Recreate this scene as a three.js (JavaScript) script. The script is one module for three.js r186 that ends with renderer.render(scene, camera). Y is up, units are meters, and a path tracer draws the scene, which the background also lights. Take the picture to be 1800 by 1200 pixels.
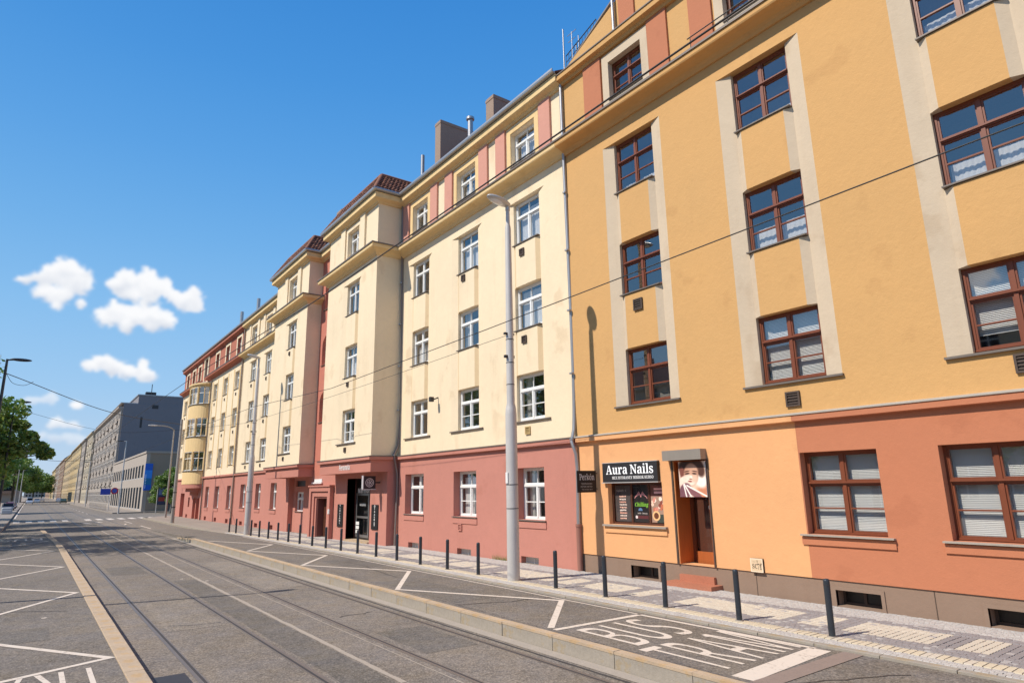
import * as THREE from 'three';
import { mergeGeometries } from 'three/addons/utils/BufferGeometryUtils.js';
import { RoundedBoxGeometry } from 'three/addons/geometries/RoundedBoxGeometry.js';

// ───────────────────────── camera, sky, sun, exposure ─────────────────────────
// metres, y up; the street runs along -z, the facades stand at x = W, the pavement top near the camera is y = 0
const scene = new THREE.Scene();
const camera = new THREE.PerspectiveCamera(56.27, 1800 / 1200, 0.1, 6000);
camera.matrixAutoUpdate = true;
camera.position.set(0, 2.5, 0);
camera.quaternion.setFromRotationMatrix(new THREE.Matrix4().makeBasis(
  new THREE.Vector3(0.80566, -0.01681, 0.59214),
  new THREE.Vector3(-0.11821, 0.97493, 0.18852),
  new THREE.Vector3(-0.58046, -0.22188, 0.78347)));
const renderer = new THREE.WebGLRenderer({ antialias: true });
renderer.toneMapping = THREE.LinearToneMapping;
renderer.toneMappingExposure = 1.0;
renderer.shadowMap.enabled = true;

const sun = new THREE.DirectionalLight(new THREE.Color(1.0, 0.93, 0.82), 5.0);
const SUN = new THREE.Vector3(-2.73, 3.1, -0.62).normalize();
sun.position.copy(SUN).multiplyScalar(150).add(new THREE.Vector3(5, 0, -40));
sun.target.position.set(5, 0, -40);
sun.castShadow = true;
sun.shadow.mapSize.set(4096, 4096);
Object.assign(sun.shadow.camera, { left: -80, right: 80, top: 80, bottom: -80, near: 1, far: 400 });
scene.add(sun, sun.target);

// seeded random numbers and tileable noise
function rng(seed) { let a = seed >>> 0; return () => { a = (a + 0x6D2B79F5) >>> 0; let t = a; t = Math.imul(t ^ (t >>> 15), t | 1); t ^= t + Math.imul(t ^ (t >>> 7), t | 61); return ((t ^ (t >>> 14)) >>> 0) / 4294967296; }; }
function lattice(nx, ny, seed) { const r = rng(seed), a = new Float32Array(nx * ny); for (let i = 0; i < a.length; i++) a[i] = r(); return { nx, ny, a }; }
const sm = t => t * t * (3 - 2 * t), clamp = (v, a, b) => Math.min(b, Math.max(a, v)), lerp = (a, b, t) => a + (b - a) * t;
const sstep = (a, b, v) => sm(clamp((v - a) / (b - a), 0, 1));
function sample(L, u, v) {
  const x = u * L.nx, y = v * L.ny, i = Math.floor(x), j = Math.floor(y), fx = sm(x - i), fy = sm(y - j);
  const i0 = ((i % L.nx) + L.nx) % L.nx, i1 = (i0 + 1) % L.nx, j0 = ((j % L.ny) + L.ny) % L.ny, j1 = (j0 + 1) % L.ny;
  return lerp(lerp(L.a[j0 * L.nx + i0], L.a[j0 * L.nx + i1], fx), lerp(L.a[j1 * L.nx + i0], L.a[j1 * L.nx + i1], fx), fy);
}
function fbm(nx, ny, oct, seed) { const Ls = []; for (let o = 0; o < oct; o++) Ls.push(lattice(nx << o, ny << o, seed + o * 17)); return (u, v) => { let s = 0, a = 0.5, n = 0; for (const L of Ls) { s += a * sample(L, u, v); n += a; a *= 0.55; } return s / n; }; }

// the sky: clear blue, paler towards the horizon, with a few small fair-weather clouds low down the street
{
  const w = 2048, h = 1024, d = new Float32Array(w * h * 4);
  const lin = c => Math.pow(c / 255, 2.2);
  const stops = [[0, 196, 214, 232], [3, 184, 210, 236], [8, 158, 201, 240], [14, 135, 189, 238], [20, 113, 175, 233], [27, 92, 160, 227], [34, 75, 147, 220], [42, 62, 135, 212], [60, 48, 112, 190], [90, 40, 95, 168]];
  const clouds = [
    [[0.1, 16.1, 0.8], [-0.7, 15.6, 0.8], [0.8, 16.0, 0.8], [-1.4, 15.3, 0.42], [-2.1, 15.1, 0.3], [-2.5, 15.1, 0.16], [1.4, 15.3, 0.6], [-0.7, 14.4, 0.6], [-1.4, 14.3, 0.4], [0.2, 14.2, 0.6], [0, 13.5, 0.35], [1.4, 13.9, 0.28], [0.7, 14.9, 0.8]],
    [[5.1, 16.3, 0.9], [4.2, 16.1, 0.7], [3.5, 15.6, 0.5], [3.2, 15.7, 0.4], [6.1, 16.1, 0.9], [7, 15.8, 0.75], [7.9, 15.2, 0.7], [9.1, 15.6, 0.7], [9.2, 14.8, 0.6], [8.4, 14.9, 0.7], [4.5, 15.1, 0.55], [5.8, 15, 1], [3.7, 13.7, 0.7], [3, 13.1, 0.6], [4.3, 13.3, 0.8], [5.4, 13.4, 0.9], [6.6, 13.4, 0.9], [7.3, 13.3, 0.6], [6.2, 12.7, 0.4], [4.6, 12.6, 0.45]],
    [[3, 9.8, 0.4], [2.4, 9.4, 0.4], [3.5, 9.7, 0.5], [4.1, 9.5, 0.5], [4.8, 9.3, 0.5], [5.8, 9.6, 0.45], [6.2, 9.2, 0.5], [6.7, 9, 0.4], [6, 8.8, 0.3], [5.3, 9.1, 0.4], [2.8, 9.3, 0.4], [3.8, 9.2, 0.4]],
    [[0.3, 6.9, 0.32], [0.5, 6.75, 0.3], [-0.1, 6.7, 0.28], [-0.6, 6.55, 0.26], [-1, 6.5, 0.2]],
    [[2, 6.4, 0.26], [1.8, 6.3, 0.2], [2.2, 6.35, 0.16]],
    [[1, 5.1, 0.33], [0.7, 4.9, 0.3], [1.4, 5, 0.33], [2, 5, 0.3], [2.4, 4.85, 0.2]],
    [[0.1, 4.1, 0.3], [0.9, 4, 0.33], [1.6, 3.95, 0.33], [2.1, 3.95, 0.3], [2.6, 3.8, 0.28]]];
  const R = rng(77);
  for (let k = 0; k < 26; k++) {                                // more of the same clouds all round the horizon, outside the view
    const az = 75 + R() * 260, el = 5 + R() * 16, n = 5 + Math.floor(R() * 9), c = [];
    for (let i = 0; i < n; i++) c.push([az + (R() - 0.5) * 6, el + (R() - 0.5) * 1.6, 0.4 + R() * 0.6]);
    clouds.push(c);
  }
  const boxes = clouds.map(c => [Math.min(...c.map(p => p[0] - p[2] * 2)), Math.max(...c.map(p => p[0] + p[2] * 2)), Math.min(...c.map(p => p[1] - p[2] * 2)), Math.max(...c.map(p => p[1] + p[2] * 2))]);
  const n1 = fbm(360, 180, 4, 5), n2 = fbm(180, 90, 5, 9);
  for (let j = 0; j < h; j++) {
    const el = ((j + 0.5) / h - 0.5) * 180;
    let k = 1; while (k < stops.length - 1 && stops[k][0] < el) k++;
    const a = stops[k - 1], b = stops[k], t = clamp((el - a[0]) / (b[0] - a[0]), 0, 1);
    const base = [1, 2, 3].map(i => lin(lerp(a[i], b[i], t)));
    for (let i = 0; i < w; i++) {
      const ang = ((i + 0.5) / w - 0.5) * 2 * Math.PI, dx = Math.cos(ang), dz = Math.sin(ang);
      let az = Math.atan2(dx, -dz) * 180 / Math.PI; if (az < -25) az += 360;
      let [r, g, bl] = base;
      if (el > 2 && el < 24) for (let c = 0; c < clouds.length; c++) {
        const B = boxes[c]; if (az < B[0] || az > B[1] || el < B[2] || el > B[3]) continue;
        const u = az / 360, v = el / 180, wx = (n1(u, v) - 0.5), wy = (n1(u + 0.37, v + 0.21) - 0.5);
        let dens = 0, low = 0;
        for (const [pa, pe, pr] of clouds[c]) {
          const q = Math.hypot((az + wx * 0.55 - pa), (el + wy * 0.55 - pe) * 1.08) / (pr * 1.12);
          if (q < 1.5) { const f = 1 - q * q / 2.25; dens += f * f; low += f * f * (pe - el) / pr; }
        }
        if (dens <= 0) continue;
        dens = dens + (n1(u * 2 + 0.1, v * 2) - 0.5) * 1.9 * sstep(0, 0.2, dens) * (1 - sstep(0.8, 2.0, dens));
        const al = sstep(0.08, 0.75, dens) * (c === 6 ? 0.45 : c === 3 ? 0.55 : c === 5 ? 0.8 : 0.97);
        const sh = clamp(0.80 - 0.62 * low / Math.max(0.35, dens) + (n2(u * 2, v * 2) - 0.5) * 0.9, 0, 1);
        const cr = lerp(0.60, 0.99, sh), cg = lerp(0.655, 0.99, sh), cb = lerp(0.76, 1.0, sh);
        r = lerp(r, cr, al); g = lerp(g, cg, al); bl = lerp(bl, cb, al);
      }
      if (el > -2) { const e = el * Math.PI / 180, cs = clamp((dx * SUN.x + dz * SUN.z) * Math.cos(e) + Math.sin(e) * SUN.y, -1, 1), an = Math.acos(cs) * 180 / Math.PI, gl = 0.5 * Math.exp(-an / 13); r += gl * 0.62; g += gl * 0.56; bl += gl * 0.5; }   // the brighter air round the sun
      const o = (j * w + i) * 4; d[o] = r; d[o + 1] = g; d[o + 2] = bl; d[o + 3] = 1;
    }
  }
  const sky = new THREE.DataTexture(d, w, h, THREE.RGBAFormat, THREE.FloatType);
  sky.mapping = THREE.EquirectangularReflectionMapping; sky.magFilter = sky.minFilter = THREE.LinearFilter; sky.wrapS = THREE.RepeatWrapping; sky.needsUpdate = true;
  scene.background = sky; scene.environment = sky;
}

// ───────────────────────── textures and materials ─────────────────────────
function dataTex(size, metres, fn, srgb = true) {
  const a = new Uint8Array(size * size * 4);
  for (let j = 0; j < size; j++) for (let i = 0; i < size; i++) {
    const c = fn(i / size, j / size), o = (j * size + i) * 4;
    for (let k = 0; k < 3; k++) { const v = clamp(Array.isArray(c) ? c[k] : c, 0, 1); a[o + k] = Math.round((srgb ? Math.pow(v, 1 / 2.2) : v) * 255); }
    a[o + 3] = 255;
  }
  const t = new THREE.DataTexture(a, size, size, THREE.RGBAFormat);
  if (srgb) t.colorSpace = THREE.SRGBColorSpace;
  t.wrapS = t.wrapT = THREE.RepeatWrapping; t.magFilter = THREE.LinearFilter; t.minFilter = THREE.LinearMipmapLinearFilter; t.generateMipmaps = true;
  t.repeat.set(1 / metres, 1 / metres); t.needsUpdate = true; return t;
}
const nA = fbm(5, 5, 6, 101), nB = fbm(64, 64, 4, 202), nC = fbm(9, 3, 6, 303), nD = fbm(300, 300, 2, 404), nE = fbm(14, 14, 5, 505), nF = fbm(40, 4, 4, 606);
const T = {};
T.plaster = dataTex(1024, 9, (u, v) => 0.915 + 0.085 * nA(u, v) + 0.055 * (nB(u, v) - 0.5) + 0.03 * (nD(u, v) - 0.5) - 0.05 * sstep(0.66, 0.8, nE(u, v)));
T.plasterBump = dataTex(1024, 4.5, (u, v) => 0.5 * nB(u, v) + 0.3 * nE(u, v) + 0.25 * nD(u, v), false);
T.stained = dataTex(1024, 11, (u, v) => {                       // old limewash: pale patches, brownish blotches and thin run marks
  const p = nA(u, v), blot = sstep(0.56, 0.74, nE(u, v)) * sstep(0.42, 0.6, nC(u, v)), run = sstep(0.6, 0.8, nF(u, v)) * 0.6, f = (nB(u, v) - 0.5) * 0.06 + (nD(u, v) - 0.5) * 0.035;
  const k = 0.89 + 0.115 * p + f, s = blot * 0.115 + run * 0.055;
  return [k - s * 0.8, k - s * 1.05, k - s * 1.3];
});
T.worn = dataTex(1024, 10, (u, v) => {                          // painted plaster: broad uneven coats, hairline trowel waves, a few scuffs
  const p = nA(u * 1, v * 1), wv = nC(v, u), sc = sstep(0.68, 0.8, nE(u, v)) * 0.06 + sstep(0.74, 0.84, nF(u, v)) * 0.015, f = (nB(u, v) - 0.5) * 0.05 + (nD(u, v) - 0.5) * 0.03, k = 0.90 + 0.09 * p + 0.05 * (wv - 0.5) + f - sc;
  return [k, k - sc * 0.25 - (p - 0.5) * 0.03, k - sc * 0.3 - (p - 0.5) * 0.07];
});
T.kerbFace = dataTex(512, 2.3, (u, v) => { const k = 0.84 + 0.2 * (nA(u, v) - 0.5) + 0.16 * (nB(u, v) - 0.5) + 0.1 * (nD(u, v) - 0.5), o = sstep(0.5, 0.66, nE(u, v)) * 0.22; return [k + o * 0.1, k - o * 0.25, k - o * 0.9]; });
T.asphalt = dataTex(1024, 6, (u, v) => { const s = nD(u, v); const k = 0.66 + 0.26 * (nA(u, v) - 0.5) + 0.30 * (nB(u, v) - 0.5) + 0.75 * (s - 0.5) + 0.22 * sstep(0.66, 0.85, s), t = (nE(u, v) - 0.5) * 0.16; return [k + t * 0.4, k, k - t]; });
T.asphaltBump = dataTex(1024, 3, (u, v) => 0.6 * nD(u, v) + 0.4 * nB(u, v), false);
T.granite = dataTex(512, 1.3, (u, v) => 0.86 + 0.14 * (nA(u, v) - 0.5) + 0.22 * (nB(u, v) - 0.5) + 0.2 * (nD(u, v) - 0.5));
T.paint = dataTex(512, 2.2, (u, v) => { const k = sstep(0.30, 0.42, nB(u, v) * 0.55 + nE(u, v) * 0.45), f = 0.93 + 0.1 * (nD(u, v) - 0.5); return [lerp(0.66, 1, k) * f, lerp(0.64, 1, k) * f, lerp(0.62, 1, k) * f]; });
T.metal = dataTex(512, 2, (u, v) => 0.9 + 0.12 * (nA(u, v) - 0.5) + 0.08 * (nF(u, v) - 0.5) + 0.04 * (nD(u, v) - 0.5));
T.wood = dataTex(512, 1.1, (u, v) => 0.86 + 0.18 * (nF(u, v) - 0.5) + 0.08 * (nD(u, v) - 0.5));

function mat(rgb, rough = 0.9, o = {}) {
  const m = new THREE.MeshPhysicalMaterial({ roughness: rough, metalness: 0, ...o });
  m.color.setRGB(...rgb); return m;
}
const plaster = (rgb, tex = T.plaster, bump = 0.006) => mat(rgb, 0.93, { map: tex, bumpMap: T.plasterBump, bumpScale: bump });
const M = {
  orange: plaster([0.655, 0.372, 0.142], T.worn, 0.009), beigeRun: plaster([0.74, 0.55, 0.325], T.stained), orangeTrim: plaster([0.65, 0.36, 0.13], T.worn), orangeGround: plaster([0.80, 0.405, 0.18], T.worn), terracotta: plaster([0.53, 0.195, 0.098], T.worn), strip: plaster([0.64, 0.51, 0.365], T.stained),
  plinth: plaster([0.285, 0.19, 0.135], T.stained), beige: plaster([0.88, 0.71, 0.485], T.stained, 0.006), beigeTrim: plaster([0.82, 0.58, 0.285], T.stained), rose: plaster([0.535, 0.222, 0.168], T.stained), roseTrim: plaster([0.53, 0.215, 0.16], T.stained), pink: plaster([0.66, 0.315, 0.235]),
  recess: plaster([0.55, 0.19, 0.13]), redTrim: plaster([0.46, 0.155, 0.095], T.stained), white: mat([0.80, 0.79, 0.76], 0.45), brown: mat([0.225, 0.062, 0.026], 0.42, { map: T.wood }), pvcGrey: mat([0.45, 0.45, 0.45], 0.5),
  flashing: mat([0.19, 0.155, 0.13], 0.55, { map: T.metal, metalness: 0.2 }), zinc: mat([0.46, 0.45, 0.45], 0.42, { map: T.metal, metalness: 0.65 }), darkMetal: mat([0.035, 0.03, 0.03], 0.5), ventMetal: mat([0.085, 0.055, 0.04], 0.6, { map: T.metal }),
  glass: mat([1, 1, 1], 0.02, { transmission: 1, thickness: 0, ior: 2.8 }), shopGlass: mat([1, 1, 1], 0.02, { transmission: 1, thickness: 0, ior: 1.45 }), room: mat([0.10, 0.092, 0.082], 1), roomPale: mat([0.22, 0.2, 0.18], 1),
  lace: mat([0.86, 0.86, 0.84], 1, { transmission: 0.35, thickness: 0, side: THREE.DoubleSide }), curtain: mat([0.62, 0.60, 0.55], 1, { transmission: 0.25, thickness: 0, side: THREE.DoubleSide }), blind: mat([0.70, 0.70, 0.67], 0.6, { side: THREE.DoubleSide }), blindGrey: mat([0.40, 0.40, 0.38], 0.7, { side: THREE.DoubleSide }),
  asphalt: mat([0.305, 0.255, 0.208], 0.94, { map: T.asphalt, bumpMap: T.asphaltBump, bumpScale: 0.010 }), asphaltDark: mat([0.272, 0.23, 0.19], 0.94, { map: T.asphalt, bumpMap: T.asphaltBump, bumpScale: 0.012 }), dust: mat([0.44, 0.37, 0.30], 0.95, { map: T.granite }),
  kerb: mat([0.56, 0.42, 0.285], 0.9, { map: T.kerbFace, bumpMap: T.asphaltBump, bumpScale: 0.004 }), kerbGrey: mat([0.40, 0.348, 0.285], 0.9, { map: T.kerbFace, bumpMap: T.asphaltBump, bumpScale: 0.004 }), stoneBrown: mat([0.30, 0.225, 0.185], 0.9, { map: T.granite }),
  paint: mat([0.70, 0.60, 0.50], 0.85, { map: T.paint }), steel: mat([0.24, 0.20, 0.175], 0.5, { metalness: 0.45, map: T.metal }), rubber: mat([0.05, 0.044, 0.042], 0.8),
  sand: mat([0.34, 0.285, 0.235], 1, { map: T.granite }), settCream: mat([0.66, 0.575, 0.455], 0.85, { map: T.granite }), settYellow: mat([0.68, 0.575, 0.41], 0.85, { map: T.granite }), settDark: mat([0.31, 0.275, 0.265], 0.8, { map: T.granite }), settWhite: mat([0.53, 0.485, 0.44], 0.85, { map: T.granite }), settGrey: mat([0.47, 0.43, 0.40], 0.85, { map: T.granite }),
  bollard: mat([0.040, 0.047, 0.058], 0.42, { metalness: 0.2, map: T.metal }), galvanised: mat([0.64, 0.60, 0.565], 0.5, { metalness: 0.1, map: T.metal }), poleOld: mat([0.40, 0.36, 0.32], 0.65, { metalness: 0.1, map: T.metal }), lampShell: mat([0.55, 0.53, 0.5], 0.4, { metalness: 0.3 }), lampLens: mat([0.75, 0.76, 0.76], 0.15, { clearcoat: 1 }),
  tile: mat([0.155, 0.06, 0.036], 0.85), tileLight: mat([0.23, 0.095, 0.055], 0.85), tileDark: mat([0.085, 0.036, 0.025], 0.85), chimney: plaster([0.36, 0.255, 0.19], T.stained, 0.02), chimneyCap: mat([0.30, 0.26, 0.22], 0.9, { map: T.granite }), wire: mat([0.03, 0.027, 0.025], 0.6),
  doorBrown: mat([0.10, 0.032, 0.016], 0.5, { map: T.wood }), doorOrange: mat([0.62, 0.16, 0.03], 0.6, { map: T.wood }), stepTile: mat([0.50, 0.185, 0.105], 0.6, { map: T.granite }), black: mat([0.012, 0.010, 0.010], 0.4), brass: mat([0.6, 0.45, 0.2], 0.35, { metalness: 0.8 }),
};

// ───────────────────────── helpers ─────────────────────────
const taken = new Map();
function numbered(n) { const k = taken.get(n) || 0; taken.set(n, k + 1); return k ? `${n}_${String(k).padStart(3, '0')}` : n; }
function shade(o) { o.castShadow = o.receiveShadow = true; return o; }
function worldUV(g) {                                            // uv in metres, from the face each triangle points to
  const p = g.attributes.position, n = g.attributes.normal, uv = new Float32Array(p.count * 2);
  for (let i = 0; i < p.count; i++) {
    const ax = Math.abs(n.getX(i)), ay = Math.abs(n.getY(i)), az = Math.abs(n.getZ(i)), x = p.getX(i), y = p.getY(i), z = p.getZ(i);
    if (ay >= ax && ay >= az) { uv[2 * i] = z; uv[2 * i + 1] = x; } else if (ax >= az) { uv[2 * i] = z; uv[2 * i + 1] = y; } else { uv[2 * i] = x + 3.3; uv[2 * i + 1] = y; }
  }
  g.setAttribute('uv', new THREE.BufferAttribute(uv, 2)); return g;
}
function flat(g) { if (g.index) g = g.toNonIndexed(); for (const k of Object.keys(g.attributes)) if (!['position', 'normal', 'uv'].includes(k)) g.deleteAttribute(k); return g; }
function box(x0, x1, y0, y1, z0, z1) { const g = new THREE.BoxGeometry(Math.abs(x1 - x0), Math.abs(y1 - y0), Math.abs(z1 - z0)); g.translate((x0 + x1) / 2, (y0 + y1) / 2, (z0 + z1) / 2); return worldUV(flat(g)); }
const join = a => { a = a.flat(9).filter(Boolean).map(flat); return a.length === 1 ? a[0] : mergeGeometries(a); };
function add(name, geo, m, parent) { const o = shade(new THREE.Mesh(Array.isArray(geo) ? join(geo) : geo, m)); o.name = name; (parent || scene).add(o); return o; }
function thing(name, label, category, group, pos) { const o = new THREE.Group(); o.name = numbered(name); o.userData = { label, category }; if (group) o.userData.group = group; if (pos) o.position.set(...pos); scene.add(o); return o; }
function tag(o, label, category, group) { o.name = numbered(o.name); o.userData = { ...o.userData, label, category }; if (group) o.userData.group = group; return o; }
function struct(name, geo, m) { const o = add(numbered(name), geo, m); o.userData.kind = 'structure'; return o; }
function tube(pts, r, seg = 6, n) { const c = pts.length === 2 ? new THREE.LineCurve3(new THREE.Vector3(...pts[0]), new THREE.Vector3(...pts[1])) : new THREE.CatmullRomCurve3(pts.map(p => new THREE.Vector3(...p))); return worldUV(flat(new THREE.TubeGeometry(c, n || (pts.length === 2 ? 1 : pts.length * 5), r, seg, false))); }
function cyl(r0, r1, y0, y1, x, z, seg = 16) { const g = new THREE.CylinderGeometry(r1, r0, y1 - y0, seg, 1); g.translate(x, (y0 + y1) / 2, z); return flat(g); }
// walls: shape in (s, y) with s = distance down the street, depth goes into the house (+x); front face at X
function rect(s0, s1, y0, y1) { const p = new THREE.Path(); p.moveTo(s0, y0); p.lineTo(s1, y0); p.lineTo(s1, y1); p.lineTo(s0, y1); p.closePath(); return p; }
function archHole(s0, s1, y0, y1) { const p = new THREE.Path(), r = (s1 - s0) / 2, rise = r * 0.55; p.moveTo(s0, y0); p.lineTo(s1, y0); p.lineTo(s1, y1 - rise); for (let i = 1; i <= 10; i++) { const a = i / 10 * Math.PI; p.lineTo((s0 + s1) / 2 + Math.cos(a) * r, y1 - rise + Math.sin(a) * rise); } p.closePath(); return p; }
function slab(outline, holes, X, depth) {
  const sh = new THREE.Shape(); outline.forEach(([s, y], i) => i ? sh.lineTo(s, y) : sh.moveTo(s, y)); sh.closePath();
  sh.holes = holes.map(h => Array.isArray(h) ? rect(...h) : h);
  const g = new THREE.ExtrudeGeometry(sh, { depth, bevelEnabled: false, curveSegments: 8 });
  g.rotateY(Math.PI / 2); g.translate(X, 0, 0); return worldUV(flat(g));
}
const wall = (s0, s1, y0, y1, holes, X, depth = 0.42) => slab([[s0, y0], [s1, y0], [s1, y1], [s0, y1]], holes, X, depth);
// plan prism: polygon in (s, x) extruded from y0 to y1
function plan(pts, y0, y1) { const sh = new THREE.Shape(); pts.forEach(([s, x], i) => i ? sh.lineTo(x, s) : sh.moveTo(x, s)); sh.closePath(); const g = new THREE.ExtrudeGeometry(sh, { depth: y1 - y0, bevelEnabled: false }); g.rotateX(-Math.PI / 2); g.translate(0, y0, 0); return worldUV(flat(g)); }
// a moulding: profile [[out, y], ...] swept along a plan path [[x, s], ...] walked away from the camera, with mitred corners
function sweep(path, prof, caps = true) {
  const P = path.map(([x, s]) => [x, -s]), n = P.length, off = [];
  for (let i = 0; i < n; i++) {
    const nn = []; if (i) nn.push([P[i][0] - P[i - 1][0], P[i][1] - P[i - 1][1]]); if (i < n - 1) nn.push([P[i + 1][0] - P[i][0], P[i + 1][1] - P[i][1]]);
    const m = nn.map(([a, b]) => { const l = Math.hypot(a, b); return [b / l, -a / l]; });
    if (m.length === 1) off.push(m[0]); else { const c = 1 + m[0][0] * m[1][0] + m[0][1] * m[1][1]; off.push([(m[0][0] + m[1][0]) / c, (m[0][1] + m[1][1]) / c]); }
  }
  const v = [], at = (i, k) => [P[i][0] + off[i][0] * prof[k][0], prof[k][1], P[i][1] + off[i][1] * prof[k][0]];
  const K = prof.length;
  for (let i = 0; i < n - 1; i++) for (let k = 0; k < K; k++) { const k2 = (k + 1) % K, a = at(i, k), b = at(i + 1, k), c = at(i + 1, k2), d = at(i, k2); v.push(...a, ...b, ...c, ...a, ...c, ...d); }
  if (caps) for (const i of [0, n - 1]) { const tri = THREE.ShapeUtils.triangulateShape(prof.map(p => new THREE.Vector2(...p)), []); for (const t of tri) for (const k of (i ? t : [...t].reverse())) v.push(...at(i, k)); }
  const g = new THREE.BufferGeometry(); g.setAttribute('position', new THREE.Float32BufferAttribute(v, 3)); g.computeVertexNormals(); return worldUV(g);
}
// a strip of ground: left and right edge x(z), height y(z)
function strip(xl, xr, y, z0, z1, step = 2, skirt = 0) {
  const F = f => typeof f === 'function' ? f : () => f; xl = F(xl); xr = F(xr); y = F(y);
  const n = Math.max(1, Math.ceil(Math.abs(z1 - z0) / step)), v = [];
  const quad = (a, b, c, d) => v.push(...a, ...b, ...c, ...a, ...c, ...d);
  for (let i = 0; i < n; i++) {
    const a = lerp(z0, z1, i / n), b = lerp(z0, z1, (i + 1) / n);
    const A = [xl(a), y(a), a], B = [xr(a), y(a), a], C = [xr(b), y(b), b], D = [xl(b), y(b), b], dn = p => [p[0], p[1] - skirt, p[2]];
    quad(A, B, C, D);
    if (skirt) { quad(dn(A), A, D, dn(D)); quad(B, dn(B), dn(C), C); if (!i) quad(dn(A), dn(B), B, A); if (i === n - 1) quad(D, C, dn(C), dn(D)); }
  }
  const g = new THREE.BufferGeometry(); g.setAttribute('position', new THREE.Float32BufferAttribute(v, 3)); g.computeVertexNormals(); return worldUV(g);
}
// a painted line on the ground through [x, z] points
function ribbon(pts, w, y) {
  const v = [], Y = typeof y === 'function' ? y : () => y;
  const off = pts.map((p, i) => { const d = []; if (i) d.push([p[0] - pts[i - 1][0], p[1] - pts[i - 1][1]]); if (i < pts.length - 1) d.push([pts[i + 1][0] - p[0], pts[i + 1][1] - p[1]]); const m = d.map(([a, b]) => { const l = Math.hypot(a, b); return [-b / l, a / l]; }); if (m.length === 1) return m[0]; const c = Math.max(0.45, 1 + m[0][0] * m[1][0] + m[0][1] * m[1][1]); return [(m[0][0] + m[1][0]) / c, (m[0][1] + m[1][1]) / c]; });
  for (let i = 0; i < pts.length - 1; i++) { const q = (j, k) => [pts[j][0] + off[j][0] * w / 2 * k, Y(pts[j][1]), pts[j][1] + off[j][1] * w / 2 * k]; const a = q(i, -1), b = q(i, 1), c = q(i + 1, 1), d = q(i + 1, -1); v.push(...a, ...b, ...c, ...a, ...c, ...d); }
  const g = new THREE.BufferGeometry(); g.setAttribute('position', new THREE.Float32BufferAttribute(v, 3)); g.computeVertexNormals();
  const nn = g.attributes.normal; for (let i = 0; i < nn.count; i++) nn.setXYZ(i, 0, 1, 0); return worldUV(g);
}
// a printed face looking at the street (-x) or along +z
function canvasTex(w, h, draw) { const c = document.createElement('canvas'); c.width = w; c.height = h; draw(c.getContext('2d'), w, h); const t = new THREE.CanvasTexture(c); t.colorSpace = THREE.SRGBColorSpace; t.anisotropy = 8; return t; }
function face(name, w, h, tex, pos, turn, parent, o = {}) { const m = new THREE.MeshPhysicalMaterial({ map: tex, roughness: 0.55, ...o }); const g = new THREE.PlaneGeometry(w, h); g.rotateY(turn); g.translate(...pos); return add(name, g, m, parent); }
const ORD = ['first', 'second', 'third', 'fourth', 'fifth', 'sixth', 'seventh', 'eighth', 'ninth', 'tenth', 'eleventh', 'twelfth', 'thirteenth', 'fourteenth', 'fifteenth', 'sixteenth', 'seventeenth', 'eighteenth', 'nineteenth', 'twentieth', 'twenty-first', 'twenty-second', 'twenty-third', 'twenty-fourth'];

const W = 13.68;                                                // the facade line
const BED = -0.28;                                              // tram track bed and carriageway
const yPave = z => z > -25 ? 0 : Math.max(-0.13, lerp(0, -0.13, (-25 - z) / 28));
const yLane = z => z > -42 ? -0.04 : Math.max(BED + 0.006, lerp(-0.04, BED + 0.006, (-42 - z) / 16));
const yLaneL = z => z > -58 ? -0.05 : Math.max(BED + 0.006, lerp(-0.05, BED + 0.006, (-58 - z) / 10));

// ───────────────────────── the ground ─────────────────────────
struct('ground', new THREE.PlaneGeometry(7000, 7000).rotateX(-Math.PI / 2).translate(0, -0.42, -1000), mat([0.2, 0.19, 0.16], 1));
struct('road', [strip(-1.45, 10.42, BED, 14, -1200, 40), strip(10.42, 90, BED, -87.5, -108.5, 21)], M.asphalt);
struct('pavement', [strip(z => z < -80 ? 10.42 + Math.pow((-80 - z) / 7.5, 2) * 3.2 : 10.42, W + 0.3, z => yPave(z) - (z > -46 ? 0.02 : 0.004), 14, -87.5, 1.5, 0.4), strip(W, 90, -0.14, -86.2, -87.5, 1.3, 0.3)], M.sand);
struct('pavement_far', [strip(9.7, 13.6, -0.13, -109, -1200, 20, 0.3), strip(13.6, 90, -0.13, -108.5, -111, 2.5, 0.3)], M.sand);
struct('pavement_opposite', strip(-40, -1.45, -0.09, 14, -1200, 20, 0.4), M.sand);
struct('stop_lane', strip(7.775, 10.30, yLane, 14, -58, 1.5, 0.4), M.asphaltDark);
const xL = z => z > -38 ? 1.40 : lerp(1.40, 0.92, sstep(38, 62, -z));
struct('stop_lane_opposite', strip(-1.44, z => xL(z) + 0.004, yLaneL, 14, -68, 1.5, 0.4), M.asphaltDark);
struct('gutter_strip', strip(7.36, 7.605, BED + 0.005, 14, -46, 3), M.dust);

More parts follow.
